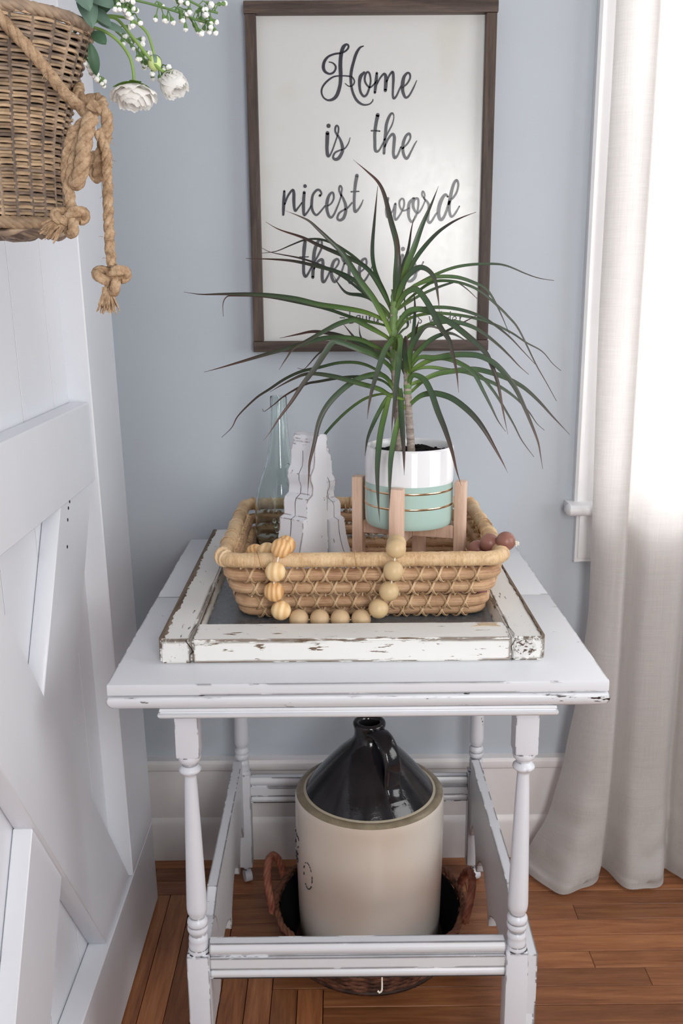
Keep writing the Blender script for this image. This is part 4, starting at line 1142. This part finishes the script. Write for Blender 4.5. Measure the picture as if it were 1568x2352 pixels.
def bead(p, mn):
    if mn not in bmesh_by:
        me = sph.mesh('bead', smooth=80); me.materials.append(M[mn]); bmesh_by[mn] = me
    e = Matrix.Rotation(rb.uniform(-.4, .4), 4, 'Y') @ Matrix.Rotation(rb.uniform(0, 6), 4, 'X')
    if mn.startswith('bead_pine'): e = Matrix.Rotation(rb.uniform(-.5, .5), 4, 'Y') @ Matrix.Rotation(rb.uniform(-.5, .5), 4, 'X')
    inst('bead', bmesh_by[mn], gar, p, e)
for p, mn in beads + tailp: bead(p, mn)
b = MB(); b.tube([Vector(p) for p in spline([tuple(p) for p, _ in beads], 6)], .0011, 6); b.build('string', M['string'], gar, 60)
b = MB(); inside = [beads[-1][0], P(925, 1300, Y=-.56), Vector((.09, -.55, .822)), Vector((.15, -.54, .822)), Vector((.21, -.53, .835))] + [p for p, _ in tailp]
b.tube([Vector(p) for p in spline([tuple(p) for p in inside], 6)], .0011, 6); b.build('string', M['string'], gar, 60)
for k in range(5):
    t = (k + .5) / 5; bead(Vector((.085 + .125 * t, -.553, .8285)), 'bead_tan2')
tp = tailp[-1][0]; b = MB()
kd = Vector((.9, -.35, -.05)).normalized()
for k in range(16):
    d = Vector((rb.uniform(-.2, 1), rb.uniform(-1, .1), rb.uniform(-.9, .6))).normalized()
    s0 = tp + kd * (R_B * .96); b.tube([s0, s0 + d * .003 + kd * .002, s0 + d * rb.uniform(.004, .007) + kd * .0015], .0008, 5)
b.sphere(tp + kd * (R_B + .001), .0028, 8, 6); b.build('knot', M['string'], gar, 60)

# mauve pencil lying in the tray, seen through the gaps of the coils
pen = thing('pencil', 'mauve stick lying inside the woven tray behind the front coils', 'pencil', (.17, -.578, .8235))
M['mauve'] = m_plain('mauve_lacquer', srgb(150, 96, 108), .35, .5)
M['lead'] = m_plain('pencil_lead', srgb(92, 88, 92), .5, .4)
b = MB(); b.tube([(.125, -.5735, .8345), (.235, -.5705, .8345)], .0034, 8); b.build('shaft', M['mauve'], pen, 30)
b = MB(); b.tube([(.125, -.5735, .8345), (.112, -.5738, .8345)], [.0034, .0008], 8); b.build('tip', M['lead'], pen, 30)

# ------------------------------------------------------------------ stoneware jug
JX, JYc, JZ = .0595, -.3050, .0165
JR = .1465
jug = thing('stoneware_jug', 'large cream stoneware jug with a black cone shoulder and looped handle', 'jug', (JX, JYc, JZ))
def m_stone():
    t = NT('cream_stoneware'); v = t.coords(); n = t.noise(v, 4, 2); n2 = t.noise(v, 80, 4, .7)
    c = t.ramp(n, [(.32, srgb(210, 195, 180)), (.55, srgb(223, 215, 206)), (.75, srgb(229, 224, 217))])
    sp = t.ramp(n2, [(.76, (0, 0, 0)), (.79, (1, 1, 1))])
    t.set(t.mix(t.math('MULTIPLY', sp, .5), c, srgb(130, 110, 95)), .22, .5); t.b.inputs['Coat Weight'].default_value = .3; return t.m
M['stone'] = m_stone()
M['blackglaze'] = m_plain('black_glaze', (.012, .011, .013), .14, .6, .4, 30, .12)
def m_ring():
    t = NT('olive_glaze_ring'); v = t.coords(); n = t.noise(v, 25, 3)
    t.set(t.ramp(n, [(.3, srgb(112, 100, 80)), (.7, srgb(150, 138, 116))]), .2, .5); return t.m
M['ring'] = m_ring()
M['ringl'] = m_plain('pale_glaze_ring', srgb(186, 176, 156), .25, .5, .05, 25)
zs = .320
b = MB(); b.lathe([(0, 0), (JR * .935, 0), (JR * .955, .006), (JR * .975, .06), (JR * .993, .18), (JR, .26), (JR, zs - .012), (JR * .996, zs - .004), (JR * .985, zs + .001)], (JX, JYc, JZ), 72, True, False)
b.build('body', M['stone'], jug, 60)
b = MB(); b.lathe([(JR * .985, zs + .001), (JR * .960, zs + .0045), (JR * .935, zs + .006), (JR * .905, zs + .0065), (JR * .885, zs + .006)], (JX, JYc, JZ), 72, False, False); b.build('rim_ring', M['ring'], jug, 60)
b = MB(); b.lathe([(JR * .885, zs + .006), (JR * .865, zs + .007), (JR * .852, zs + .0075)], (JX, JYc, JZ), 72, False, False); b.build('rim_band', M['ringl'], jug, 60)
b = MB()
b.lathe([(JR * .853, zs + 0.0070), (JR * .80, zs + 0.0178), (JR * .70, zs + 0.0367), (JR * .58, zs + 0.0574), (JR * .45, zs + 0.0781), (JR * .34, zs + 0.0934), (JR * .265, zs + 0.1024), (.0345, zs + 0.1078), (.0305, zs + 0.1141), (.0292, zs + 0.1213), (.0296, zs + 0.1330), (.0312, zs + 0.1384), (.0318, zs + 0.1429), (.0302, zs + 0.1465), (.0250, zs + 0.1479), (.0200, zs + 0.1456), (.0185, zs + 0.1402), (.0180, zs + 0.0817), (.0, zs + 0.0727)], (JX, JYc, JZ), 72, False, False)
b.build('shoulder', M['blackglaze'], jug, 60)
# strap handle from the neck down the shoulder, towards the camera and right
hd = Vector((.46, -.89, 0)).normalized(); c0 = Vector((JX, JYc, JZ))
def hp(r, z): return c0 + hd * r + Vector((0, 0, z))
hl = [hp(.022, zs + 0.1321), hp(.040, zs + 0.1357), hp(.058, zs + 0.1330), hp(.074, zs + 0.1231), hp(.085, zs + 0.1060), hp(.089, zs + 0.0853), hp(.087, zs + 0.0646), hp(.088, zs + 0.0484), hp(.096, zs + 0.0349), hp(.105, zs + 0.0259)]
hq = [Vector(p) for p in spline([tuple(p) for p in hl], 5)]
side = hd.cross(Vector((0, 0, 1)))
b = MB(); n = len(hq)
vs = []; K = 12
for i, p in enumerate(hq):
    T = (hq[min(i + 1, n - 1)] - hq[max(i - 1, 0)]).normalized(); N = side.cross(T).normalized()
    t = i / (n - 1); wd = .0205 - .003 * math.sin(math.pi * t) ; th = .0075
    for k in range(K):
        a = 2 * math.pi * k / K; ca, sa_ = math.cos(a), math.sin(a)
        vs.append(p + side * (wd * math.copysign(abs(ca) ** .7, ca)) + N * (th * math.copysign(abs(sa_) ** .8, sa_)))
fs = [(i * K + k, i * K + (k + 1) % K, (i + 1) * K + (k + 1) % K, (i + 1) * K + k) for i in range(n - 1) for k in range(K)]
fs += [tuple(range(K - 1, -1, -1)), tuple((n - 1) * K + k for k in range(K))]
b.add(vs, fs); b.build('handle', M['blackglaze'], jug, 60)
b = MB(); Rm = Matrix.Translation(hp(.1030, zs + .0265)) @ Matrix([(side.x, hd.x, 0, 0), (side.y, hd.y, 0, 0), (side.z, hd.z, 1, 0), (0, 0, 0, 1)]) @ Matrix.Rotation(math.radians(-40), 4, 'X')
b.box(-.016, .016, -.014, .014, -.004, .004, .003, 2, Rm); b.build('handle_foot', M['blackglaze'], jug, 40)
# worn ink stamp on the left of the belly
b = MB(); rs = random.Random(21)
def on_jug(ang, z, out=.0004): return Vector((JX + (JR + out) * math.cos(ang), JYc + (JR + out) * math.sin(ang), JZ + z))
def dash(a0, z0, a1, z1, r=.0011):
    pts = [on_jug(a0 + (a1 - a0) * k / 4, z0 + (z1 - z0) * k / 4, .0000) for k in range(5)]
    b.tube(pts, [r * rs.uniform(.5, 1.2) for _ in pts], 5)
AL = math.radians(-155)
for k in range(22):
    a = 2 * math.pi * k / 22
    if rs.random() < .75:
        a2 = a + .2; ca = math.radians(-146)
        dash(ca + .10 * math.cos(a), .185 + .028 * math.sin(a), ca + .10 * math.cos(a2), .185 + .028 * math.sin(a2))
for k in range(16):
    a = math.radians(rs.uniform(-176, -160)); z = rs.choice([.245, .22, .20, .19]); dash(a, z, a + rs.uniform(.02, .06), z + rs.uniform(-.006, .006), .0016)
b.build('ink_stamp', M['ink'], jug, 60)

# ------------------------------------------------------------------ dark wicker basket under the jug
def m_wicker(name, cols, sc=50):
    t = NT(name); v = t.coords(); n = t.noise(v, sc, 3); oi = t.n('ShaderNodeObjectInfo')
    f = t.math('ADD', n, t.math('MULTIPLY', t.math('SUBTRACT', oi.outputs['Random'], .5), .35))
    t.set(t.ramp(f, [(.3, cols[0]), (.5, cols[1]), (.7, cols[2])]), .55, .35); t.bump(t.noise(v, 300, 3), .3, .001); return t.m
M['wick_d'] = m_wicker('dark_willow', [srgb(52, 34, 28), srgb(88, 56, 44), srgb(126, 84, 64)])
M['wick_r'] = m_wicker('red_willow', [srgb(92, 48, 38), srgb(132, 76, 60), srgb(160, 102, 80)])
low_b = thing('round_wicker_basket', 'low dark brown willow basket with loop handles under the stoneware jug', 'basket', (JX, JYc, 0))
def woven_wall(root, cx, cy, zlist, rad_fn, nst, amp, rw, mat, rs_, name='weaver', seg=3, mats=None):
    for i, z in enumerate(zlist):
        n = nst * seg; pts = []
        for k in range(n):
            a = 2 * math.pi * k / n
            ph = nst * a / 2 + (math.pi if i % 2 else 0)
            r = rad_fn(z) + amp * math.cos(ph)
            pts.append(Vector((cx + r * math.cos(a), cy + r * math.sin(a), z + .0008 * noise.noise(Vector((a * 5, i * 3.3, 0))))))
        q = MB(); q.tube(pts, rw * rs_.uniform(.85, 1.15), 5, True, 1.0, Vector((0, 0, 1)))
        q.build(name, mats[i] if mats else mat, root, 70)
rs = random.Random(4)
lb_r = lambda z: .156 + .030 * min(1, z / .075) ** .7
woven_wall(low_b, JX, JYc, [.006 + k * .0062 for k in range(13)], lb_r, 40, .0026, .0032, M['wick_d'], rs)
for k in range(20):
    a = 2 * math.pi * (k + .5) / 20
    b = MB(); b.tube([(JX + lb_r(z) * math.cos(a), JYc + lb_r(z) * math.sin(a), z) for z in (.003, .03, .06, .092)], .0024, 6); b.build('stake', M['wick_d'], low_b, 60)
def twist(path, r, strands, pitch, mat, parent, name, sr=None, n=6):
    path = [Vector(p) for p in path]; m = len(path)
    sr = sr or r * .56
    q = MB(); L = [0]
    for i in range(1, m): L.append(L[-1] + (path[i] - path[i - 1]).length)
    fr = []; nn = Vector((.3, .2, 1)).normalized()
    for i in range(m):
        T = (path[min(i + 1, m - 1)] - path[max(i - 1, 0)]).normalized()
        nn = (nn - T * nn.dot(T)).normalized(); fr.append((nn.copy(), T.cross(nn)))
    for s_ in range(strands):
        pts = []
        for i in range(m):
            ph = 2 * math.pi * (L[i] / pitch + s_ / strands)
            pts.append(path[i] + fr[i][0] * (math.cos(ph) * (r - sr)) + fr[i][1] * (math.sin(ph) * (r - sr)))
        q.tube(pts, sr, n)
    return q.build(name, mat, parent, 70)
rimp = [Vector((JX + .189 * math.cos(2 * math.pi * k / 120), JYc + .189 * math.sin(2 * math.pi * k / 120), .090 + .003 * math.sin(k * .9))) for k in range(121)]
twist(rimp, .0075, 3, .05, M['wick_d'], low_b, 'rim')
for ang, lift in ((math.radians(172), .078), (math.radians(-3), .062)):
    c = Vector((JX + .188 * math.cos(ang), JYc + .188 * math.sin(ang), .085)); tg = Vector((-math.sin(ang), math.cos(ang), 0)); ou = Vector((math.cos(ang), math.sin(ang), 0))
    pth = []
    for k in range(31):
        t = math.pi * k / 30; pth.append(c - tg * (.058 * math.cos(t)) + Vector((0, 0, 1)) * (lift * math.sin(t) ** .8) + ou * (.018 * math.sin(t)))
    twist(pth, .0085, 4, .07, M['wick_r'], low_b, 'handle')
b = MB(); b.lathe([(0, 0.001), (.166, .001), (.168, .006), (.166, .010), (0, .010)], (JX, JYc, 0), 48); b.build('base', M['wick_d'], low_b, 40)
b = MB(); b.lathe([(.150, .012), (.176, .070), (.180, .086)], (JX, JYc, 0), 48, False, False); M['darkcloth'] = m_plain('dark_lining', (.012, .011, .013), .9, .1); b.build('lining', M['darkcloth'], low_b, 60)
hook = thing('wire_hook', 'small white twisted wire hook hanging below the front stretcher', 'hook', P(875, 2240, Y=-.735))
h0 = P(877, 2238, Y=-.738); hkp = [h0, h0 + Vector((0, 0, -.012)), h0 + Vector((0, 0, -.025)), h0 + Vector((-.001, 0, -.030)), h0 + Vector((-.004, 0, -.0325)), h0 + Vector((-.0065, 0, -.030))]
hkp[0] = Vector((h0.x, h0.y, .2735))
twist(spline([tuple(p) for p in hkp], 10), .0016, 2, .006, M['peg'] if False else M['string'], hook, 'wire', .0009, 5)

# ------------------------------------------------------------------ hanging wicker basket with rope and flowers
HX, HY, HZ0, HZ1 = -.3245, -1.000, 1.352, 1.540
hb = thing('hanging_basket', 'brown willow basket with jute rope hung on the barn door', 'basket', (HX, HY, HZ0))
M['wick'] = m_wicker('brown_willow', [srgb(128, 106, 86), srgb(168, 142, 114), srgb(198, 170, 138)])
M['wick_g'] = m_wicker('grey_brown_willow', [srgb(98, 84, 74), srgb(138, 118, 102), srgb(164, 142, 120)])
def hb_r(z):
    t = (z - HZ0) / (HZ1 - HZ0)
    return .0560 + .004 * t + .030 * max(0, t - .35) ** 1.5 * 1.9
rs = random.Random(8)
zl = []; z = HZ0 + .018
while z < HZ1: zl.append(z); z += .0030
mts = [M['wick'] if rs.random() < .7 else M['wick_g'] for _ in zl]
woven_wall(hb, HX, HY, zl, hb_r, 26, .0025, .00172, M['wick'], rs, 'weaver', 4, mts)
for k in range(26):
    a = 2 * math.pi * (k + .5) / 26
    b = MB(); b.tube([(HX + hb_r(zz) * math.cos(a), HY + hb_r(zz) * math.sin(a), zz) for zz in [HZ0 + .008 + (HZ1 - HZ0 - .008) * q / 8 for q in range(9)]], .0021, 6); b.build('stake', M['wick_g'], hb, 60)
rp = [Vector((HX + hb_r(HZ1) * math.cos(2 * math.pi * k / 90), HY + hb_r(HZ1) * math.sin(2 * math.pi * k / 90), HZ1 + .002)) for k in range(91)]
twist(rp, .0062, 4, .035, M['wick_g'], hb, 'rim')
fp = [Vector((HX + .0585 * math.cos(2 * math.pi * k / 80), HY + .0585 * math.sin(2 * math.pi * k / 80), HZ0 + .010)) for k in range(81)]
twist(fp, .0065, 4, .03, M['wick'], hb, 'foot_braid')
for i in range(9):                                        # coiled base seen from below
    r = .054 - i * .006
    if r < .004: break
    q = [Vector((HX + r * math.cos(2 * math.pi * k / 48) * (1 + .02 * math.sin(7 * k)), HY + r * math.sin(2 * math.pi * k / 48), HZ0 + .003 + .003 * math.sin(k * .8 + i))) for k in range(48)]
    b = MB(); b.tube(q, .0036, 6, True); b.build('base_weaver', M['wick_g'], hb, 60)
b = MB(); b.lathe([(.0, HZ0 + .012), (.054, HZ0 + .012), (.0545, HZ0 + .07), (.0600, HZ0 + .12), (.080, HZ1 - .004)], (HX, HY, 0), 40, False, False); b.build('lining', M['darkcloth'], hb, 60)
# jute rope
def m_jute():
    t = NT('jute_rope'); v = t.coords(); n = t.noise(v, 120, 4, .7); n2 = t.noise(v, 500, 3, .7)
    t.set(t.ramp(n, [(.25, srgb(134, 108, 84)), (.5, srgb(182, 152, 122)), (.75, srgb(212, 186, 156))]), .9, .1); t.bump(n2, .9, .002); return t.m
M['jute'] = m_jute()
ropeY = HY - .078
rope = thing('jute_rope', 'thick twisted jute rope with knotted ends tied over the hanging basket', 'rope', P(190, 250, Y=-1.03))
def rp_(lst, r=.0055): 
    q = [tuple(P(x, y, Y=Y)) for x, y, Y in lst]
    return spline(q, 7)
RR = .0056
twist(rp_([(-60, -30, -1.09), (0, 40, -1.085), (60, 105, -1.08), (110, 165, -1.07), (150, 215, -1.06), (185, 248, -1.045)]), RR * 1.05, 3, .034, M['jute'], rope, 'strap', RR * .62)
# knot turns near the rim end
twist(rp_([(185, 248, -1.045), (200, 262, -1.05), (222, 252, -1.05), (236, 238, -1.04), (222, 226, -1.03), (195, 230, -1.03), (180, 215, -1.02), (183, 200, -1.0)]), RR, 3, .03, M['jute'], rope, 'knot', RR * .62)
twist(rp_([(205, 240, -1.06), (235, 250, -1.062), (246, 275, -1.062), (243, 310, -1.06), (232, 350, -1.055), (226, 390, -1.05), (225, 408, -1.045), (214, 395, -1.04), (212, 350, -1.04)]), RR * 1.05, 3, .03, M['jute'], rope, 'loop', RR * .62)
twist(rp_([(225, 300, -1.07), (243, 345, -1.07), (246, 400, -1.07), (248, 460, -1.07), (250, 520, -1.07), (253, 580, -1.07), (257, 610, -1.07)]), RR * .93, 3, .03, M['jute'], rope, 'tail', RR * .56)
twist(rp_([(205, 270, -1.075), (185, 290, -1.08), (166, 310, -1.08), (156, 350, -1.08), (152, 400, -1.08), (160, 450, -1.08), (163, 480, -1.08)]), RR * .98, 3, .03, M['jute'], rope, 'tail', RR * .58)
twist(rp_([(210, 268, -1.086), (200, 300, -1.092), (192, 345, -1.094), (186, 390, -1.092), (176, 420, -1.088), (168, 405, -1.084), (176, 360, -1.082), (190, 310, -1.08)]), RR * 1.3, 3, .035, M['jute'], rope, 'loop', RR * .76)
# overhand knots
def knot(cx, cy, Y, s):
    base = P(cx, cy, Y=Y); q = []
    for k in range(40):
        t = 2 * math.pi * k / 39 * .93 + .3
        q.append(base + Vector((s * (math.sin(t) + 1.35 * math.sin(2 * t)) * .5, s * .5 * math.sin(3 * t) - .002, s * (math.cos(t) - 1.35 * math.cos(2 * t)) * .42)))
    twist(q, RR * .95, 3, .03, M['jute'], rope, 'knot', RR * .6)
knot(258, 640, -1.072, .0125); knot(163, 505, -1.085, .0120)
def fray(cx, cy, Y, d, n=46, L=.018, spread=.5):
    q = MB(); s0 = P(cx, cy, Y=Y)
    for k in range(n):
        dd = (Vector(d) + Vector((rs.uniform(-1, 1), rs.uniform(-1, 1), rs.uniform(-1, 1))) * spread).normalized()
        st = s0 + Vector((rs.uniform(-1, 1), rs.uniform(-1, 1), rs.uniform(-1, 1))) * .0035
        q.tube([st, st + dd * L * .5, st + dd * L * rs.uniform(.8, 1.1) + Vector((0, 0, -.002))], [.0013, .0011, .0005], 5)
    q.build('frayed_end', M['jute'], rope, 60)['kind'] = 'stuff'
fray(246, 668, -1.072, (-.15, -.1, -1)); fray(140, 510, -1.088, (-.9, -.3, -.55))
# loose fibres along the rope
q = MB()
for k in range(260):
    x, y = rs.choice([(248, rs.uniform(300, 600)), (155, rs.uniform(300, 470)), (190, rs.uniform(290, 410)), (rs.uniform(30, 170), 0), (258, rs.uniform(615, 660)), (160, rs.uniform(485, 525))])
    if y == 0: y = 40 + (x) * 1.1
    s0 = P(x + rs.uniform(-12, 12), y, Y=-1.075 + rs.uniform(-.006, .006)); d = Vector((rs.uniform(-1, 1), rs.uniform(-1, 1), rs.uniform(-1, .5))).normalized() * rs.uniform(.003, .008)
    q.tube([s0, s0 + d * .5, s0 + d + Vector((0, 0, -.001))], .00022, 4)
fb = q.build('fibres', M['jute'], rope, 0); fb['kind'] = 'stuff'

# flowers --------------------------------------------------------------
def m_petal():
    t = NT('white_petal'); t.set(srgb(254, 253, 251), .6, .2)
    tl = t.n('ShaderNodeBsdfTranslucent'); tl.inputs[0].default_value = c4(srgb(254, 253, 250)); mx = t.n('ShaderNodeMixShader'); mx.inputs[0].default_value = .45
    t.l(t.b.outputs[0], mx.inputs[1]); t.l(tl.outputs[0], mx.inputs[2]); t.l(mx.outputs[0], t.out.inputs[0]); return t.m
M['petal'] = m_petal()
M['stem'] = m_plain('fresh_green_stem', srgb(138, 168, 92), .5, .3, .1, 40)
M['sepal'] = m_plain('green_sepal', srgb(120, 158, 62), .5, .3, .15, 60)
M['budc'] = m_plain('pale_green_bud', srgb(206, 220, 150), .5, .3, .08, 60)
M['euc'] = m_plain('grey_green_leaf', srgb(112, 138, 122), .6, .3, .12, 50)
M['dkleaf'] = m_plain('dark_green_leaf', srgb(74, 104, 80), .5, .3, .15, 50)
M['sprig'] = m_plain('sprig_green', srgb(104, 136, 78), .55, .3, .15, 50)
M['blossom'] = m_plain('tiny_white_blossom', srgb(248, 248, 246), .7, .2, .02)
def petal_mesh(mb, c, ax, ang, L, W, curl, open_):
    """one cupped petal: ax = flower axis pointing out of the bloom"""
    ax = ax.normalized(); u = ax.orthogonal().normalized(); v = ax.cross(u)
    rad = u * math.cos(ang) + v * math.sin(ang); tan = ax.cross(rad)
    def fn(s, t):
        w = (s - .5) * 2; wid = W * math.sin(math.pi * min(1, .18 + t * .72)) ** .6
        r = L * (open_ * math.sin(t * 1.45)); h = L * (t ** 1.1) * math.sqrt(max(.02, 1 - open_ * open_ * .85))
        cup = curl * (1 - w * w) * math.sin(math.pi * t * .9)
        return tuple(c + rad * (r + cup) + tan * (w * wid) + ax * (h - .12 * L * t * t * w * w + .05 * L * math.sin(w * 5 + ang * 3) * t * t))
    mb.grid(fn, 7, 7)
def bloom(label, pxc, Y, axis, size, stem_pts, openness=.8):
    c = P(*pxc, Y=Y); root = thing('ranunculus', label, 'flower', c, 'white ranunculus flowers in the hanging basket')
    rr_ = random.Random(int(pxc[0]))
    for layer, (o_, n, l_) in enumerate(((.98 * openness, 7, 1.0), (.82 * openness, 7, .98), (.62 * openness, 6, .95), (.42 * openness, 5, .9), (.24 * openness, 5, .85))):
        for k in range(n):
            q = MB(); petal_mesh(q, c, Vector(axis), 2 * math.pi * (k + .5 * (layer % 2) + rr_.uniform(-.1, .1)) / n, size * l_ * rr_.uniform(.92, 1.06), size * .52, size * .16, o_)
            q.build('petal', M['petal'], root, 70)
    a = Vector(axis).normalized(); u = a.orthogonal().normalized(); v = a.cross(u)
    for k in range(4):
        an = 2 * math.pi * k / 4 + .4; rad = u * math.cos(an) + v * math.sin(an); tan = a.cross(rad)
        q = MB(); q.grid(lambda s, t: tuple(c - a * (.0030) + rad * (size * .80 * t * openness * 1.1) + a * (size * (.34 - .2 * openness) * t * t * 1.6) + tan * ((s - .5) * size * .5 * math.sin(math.pi * min(1, .2 + .75 * t)))), 5, 6)
        q.build('sepal', M['sepal'], root, 70)
    sp_ = [tuple(P(x, y, Y=yy)) for x, y, yy in stem_pts] + [tuple(c - a * .001)]
    q = MB(); q.tube(spline(sp_, 7), .0015, 8); q.build('stem', M['stem'], root, 60)
bloom('wide open white ranunculus hanging face down from the basket', (307, 200, 0)[:2], -.99, (.02, -.25, -1), .0240, [(205, 60, -.985), (240, 72, -.99), (272, 95, -.99), (297, 130, -.99), (306, 165, -.99)], .95)
bloom('half closed white ranunculus tilted to the right beside the open bloom', (388, 172), -.985, (.42, -.30, -.85), .0225, [(205, 55, -.985), (260, 40, -.985), (300, 80, -.985), (340, 130, -.985), (368, 160, -.985)], .50)
bud = thing('ranunculus_bud', 'round pale green flower bud between the two white ranunculus', 'flower bud', P(355, 145, Y=-.98))
q = MB(); q.sphere(P(355, 145, Y=-.98), .0068, 14, 10, (1, 1, 1.08)); q.build('bud', M['budc'], bud, 60)
cb = P(355, 145, Y=-.98)
for k in range(4):
    an = k * math.pi / 2 + .3
    q = MB(); q.grid(lambda s, t: tuple(cb + Vector((math.cos(an + (s - .5) * .9 * (1 - t * .6)) * .0072 * math.cos(1.35 - t * 1.5), math.sin(an + (s - .5) * .9 * (1 - t * .6)) * .0072 * math.cos(1.35 - t * 1.5), .0078 * math.sin(1.35 - t * 1.5)))), 4, 6); q.build('sepal', M['euc'], bud, 60)
q = MB(); q.tube(spline([tuple(P(x, y, Y=-.98)) for x, y in ((210, 38), (255, 36), (300, 45), (335, 72), (350, 110), (354, 130))], 7), .0013, 8); q.build('stem', M['stem'], bud, 60)
def sprig(label, stem, n, blossoms, leafy=True, seedv=1, spread=26, g='blossom sprigs in the hanging basket', mat=None, size=.0030):
    root = thing('blossom_sprig', label, 'flower sprig', P(stem[0][0], stem[0][1], Y=stem[0][2]), g)
    rq = random.Random(seedv)
    sp_ = spline(stem, 6); q = MB(); q.tube([P(x, y, Y=yy) for x, y, yy in sp_], .0011, 6); q.build('stem', M['sprig'], root, 60)
    cal = MB(); cal.lathe([(.0004, -.0050), (.0016, -.0030), (.0021, -.0008), (.0017, .0004)], n=8); cme = cal.mesh('calyx'); cme.materials.append(M['sprig'])
    bl = MB()
    for k in range(6):
        a = k * 1.047; bl.sphere((.0013 * math.cos(a), .0013 * math.sin(a), .0014), .0015, 7, 5)
    bl.sphere((0, 0, .0022), .0017, 7, 5); bme = bl.mesh('blossom', smooth=60); bme.materials.append(M['blossom'])
    tw = MB()
    for k in range(n):
        t = blossoms[0] + (blossoms[1] - blossoms[0]) * (k + rq.random() * .6) / n
        i = min(len(sp_) - 1, int(t * (len(sp_) - 1))); x, y, yy = sp_[i]
        ex, ey = x + rq.uniform(-.3, 1) * spread, y + rq.uniform(-.75, 1.1) * spread; ez = yy + rq.uniform(-.014, .014)
        a_, b_ = P(x, y, Y=yy), P(ex, ey, Y=ez)
        md = (a_ + b_) * .5 + Vector((0, 0, .003)); tw.tube([a_, md, b_], .0006, 5)
        d = (b_ - md).normalized(); R_ = d.to_track_quat('Z', 'Y').to_matrix().to_4x4()
        inst('calyx', cme, root, b_ + d * .002, R_); inst('blossom', bme, root, b_ + d * .002, R_ @ Matrix.Scale(rq.uniform(.85, 1.15), 4))
    tw.build('twigs', M['sprig'], root, 60)
    return root
sprig('longest white blossom sprig arching right under the top edge', [(255, -10, -1.0), (330, 5, -.995), (400, 25, -.99), (450, 45, -.985), (490, 55, -.98)], 26, (.35, 1.0), seedv=3, spread=30)
sprig('upper white blossom sprig rising past the frame top', [(300, -30, -1.0), (360, -25, -1.0), (420, -5, -.99), (470, 20, -.985), (500, 30, -.98)], 14, (.4, 1.0), seedv=5, spread=26)
sprig('short white blossom sprig hanging behind the ranunculus stems', [(235, 40, -.97), (270, 75, -.965), (310, 110, -.96), (345, 150, -.96), (370, 160, -.955)], 24, (.25, 1.0), seedv=9, spread=22)
sprig('dense cream blossom cluster at the basket rim', [(235, -20, -1.02), (265, 0, -1.02), (290, 15, -1.02), (305, 35, -1.02)], 24, (.3, 1.0), seedv=12, spread=18)
def leaf_simple(root, base, tip, w, mat, bend=.2):
    a, c = Vector(base), Vector(tip); T = (c - a); L = T.length; T.normalize()
    S = T.cross(Vector((.3, -1, .2))).normalized(); N = S.cross(T)
    q = MB(); q.grid(lambda s, t: tuple(a + T * (L * t) + S * ((s - .5) * w * (math.sin(math.pi * min(1, .04 + t * .96)) ** .7)) + N * (bend * L * math.sin(math.pi * t) * .5 - abs(s - .5) * w * .25)), 5, 10)
    return q.build('leaf', mat, root, 70)
lsp = thing('leaf_spray', 'grey green and dark leaf spray spilling over the basket rim', 'foliage', P(200, 30, Y=-.99))
for bx, by, tx, ty, w, mt, yy in ((190, -20, 212, 60, .019, 'euc', -1.03), (205, -10, 260, 15, .017, 'euc', -1.03), (215, 30, 262, -10, .015, 'dkleaf', -1.0), (200, 30, 240, -30, .018, 'dkleaf', -1.0), (212, 70, 243, 100, .013, 'dkleaf', -1.0), (208, 100, 222, 175, .011, 'dkleaf', -.985), (205, 15, 255, 60, .012, 'euc', -1.015), (210, -20, 285, 10, .014, 'dkleaf', -1.0), (170, -30, 205, 20, .020, 'euc', -1.045), (225, 50, 290, 75, .008, 'euc', -1.0)):
    leaf_simple(lsp, P(bx, by, Y=-.995), P(tx, ty, Y=yy), w, M[mt])
q = MB(); q.tube([Vector((HX + .05, HY, HZ1 - .03)), P(200, 40, Y=-.995), P(210, 0, Y=-.995)], .0016, 6); q.build('stem', M['dkleaf'], lsp, 60)
dsp = sprig('drooping sprig of tiny grey buds beside the rope knot', [(190, 105, -.975), (200, 140, -.97), (215, 170, -.965), (232, 192, -.96)], 18, (.3, 1.0), seedv=15, spread=9)
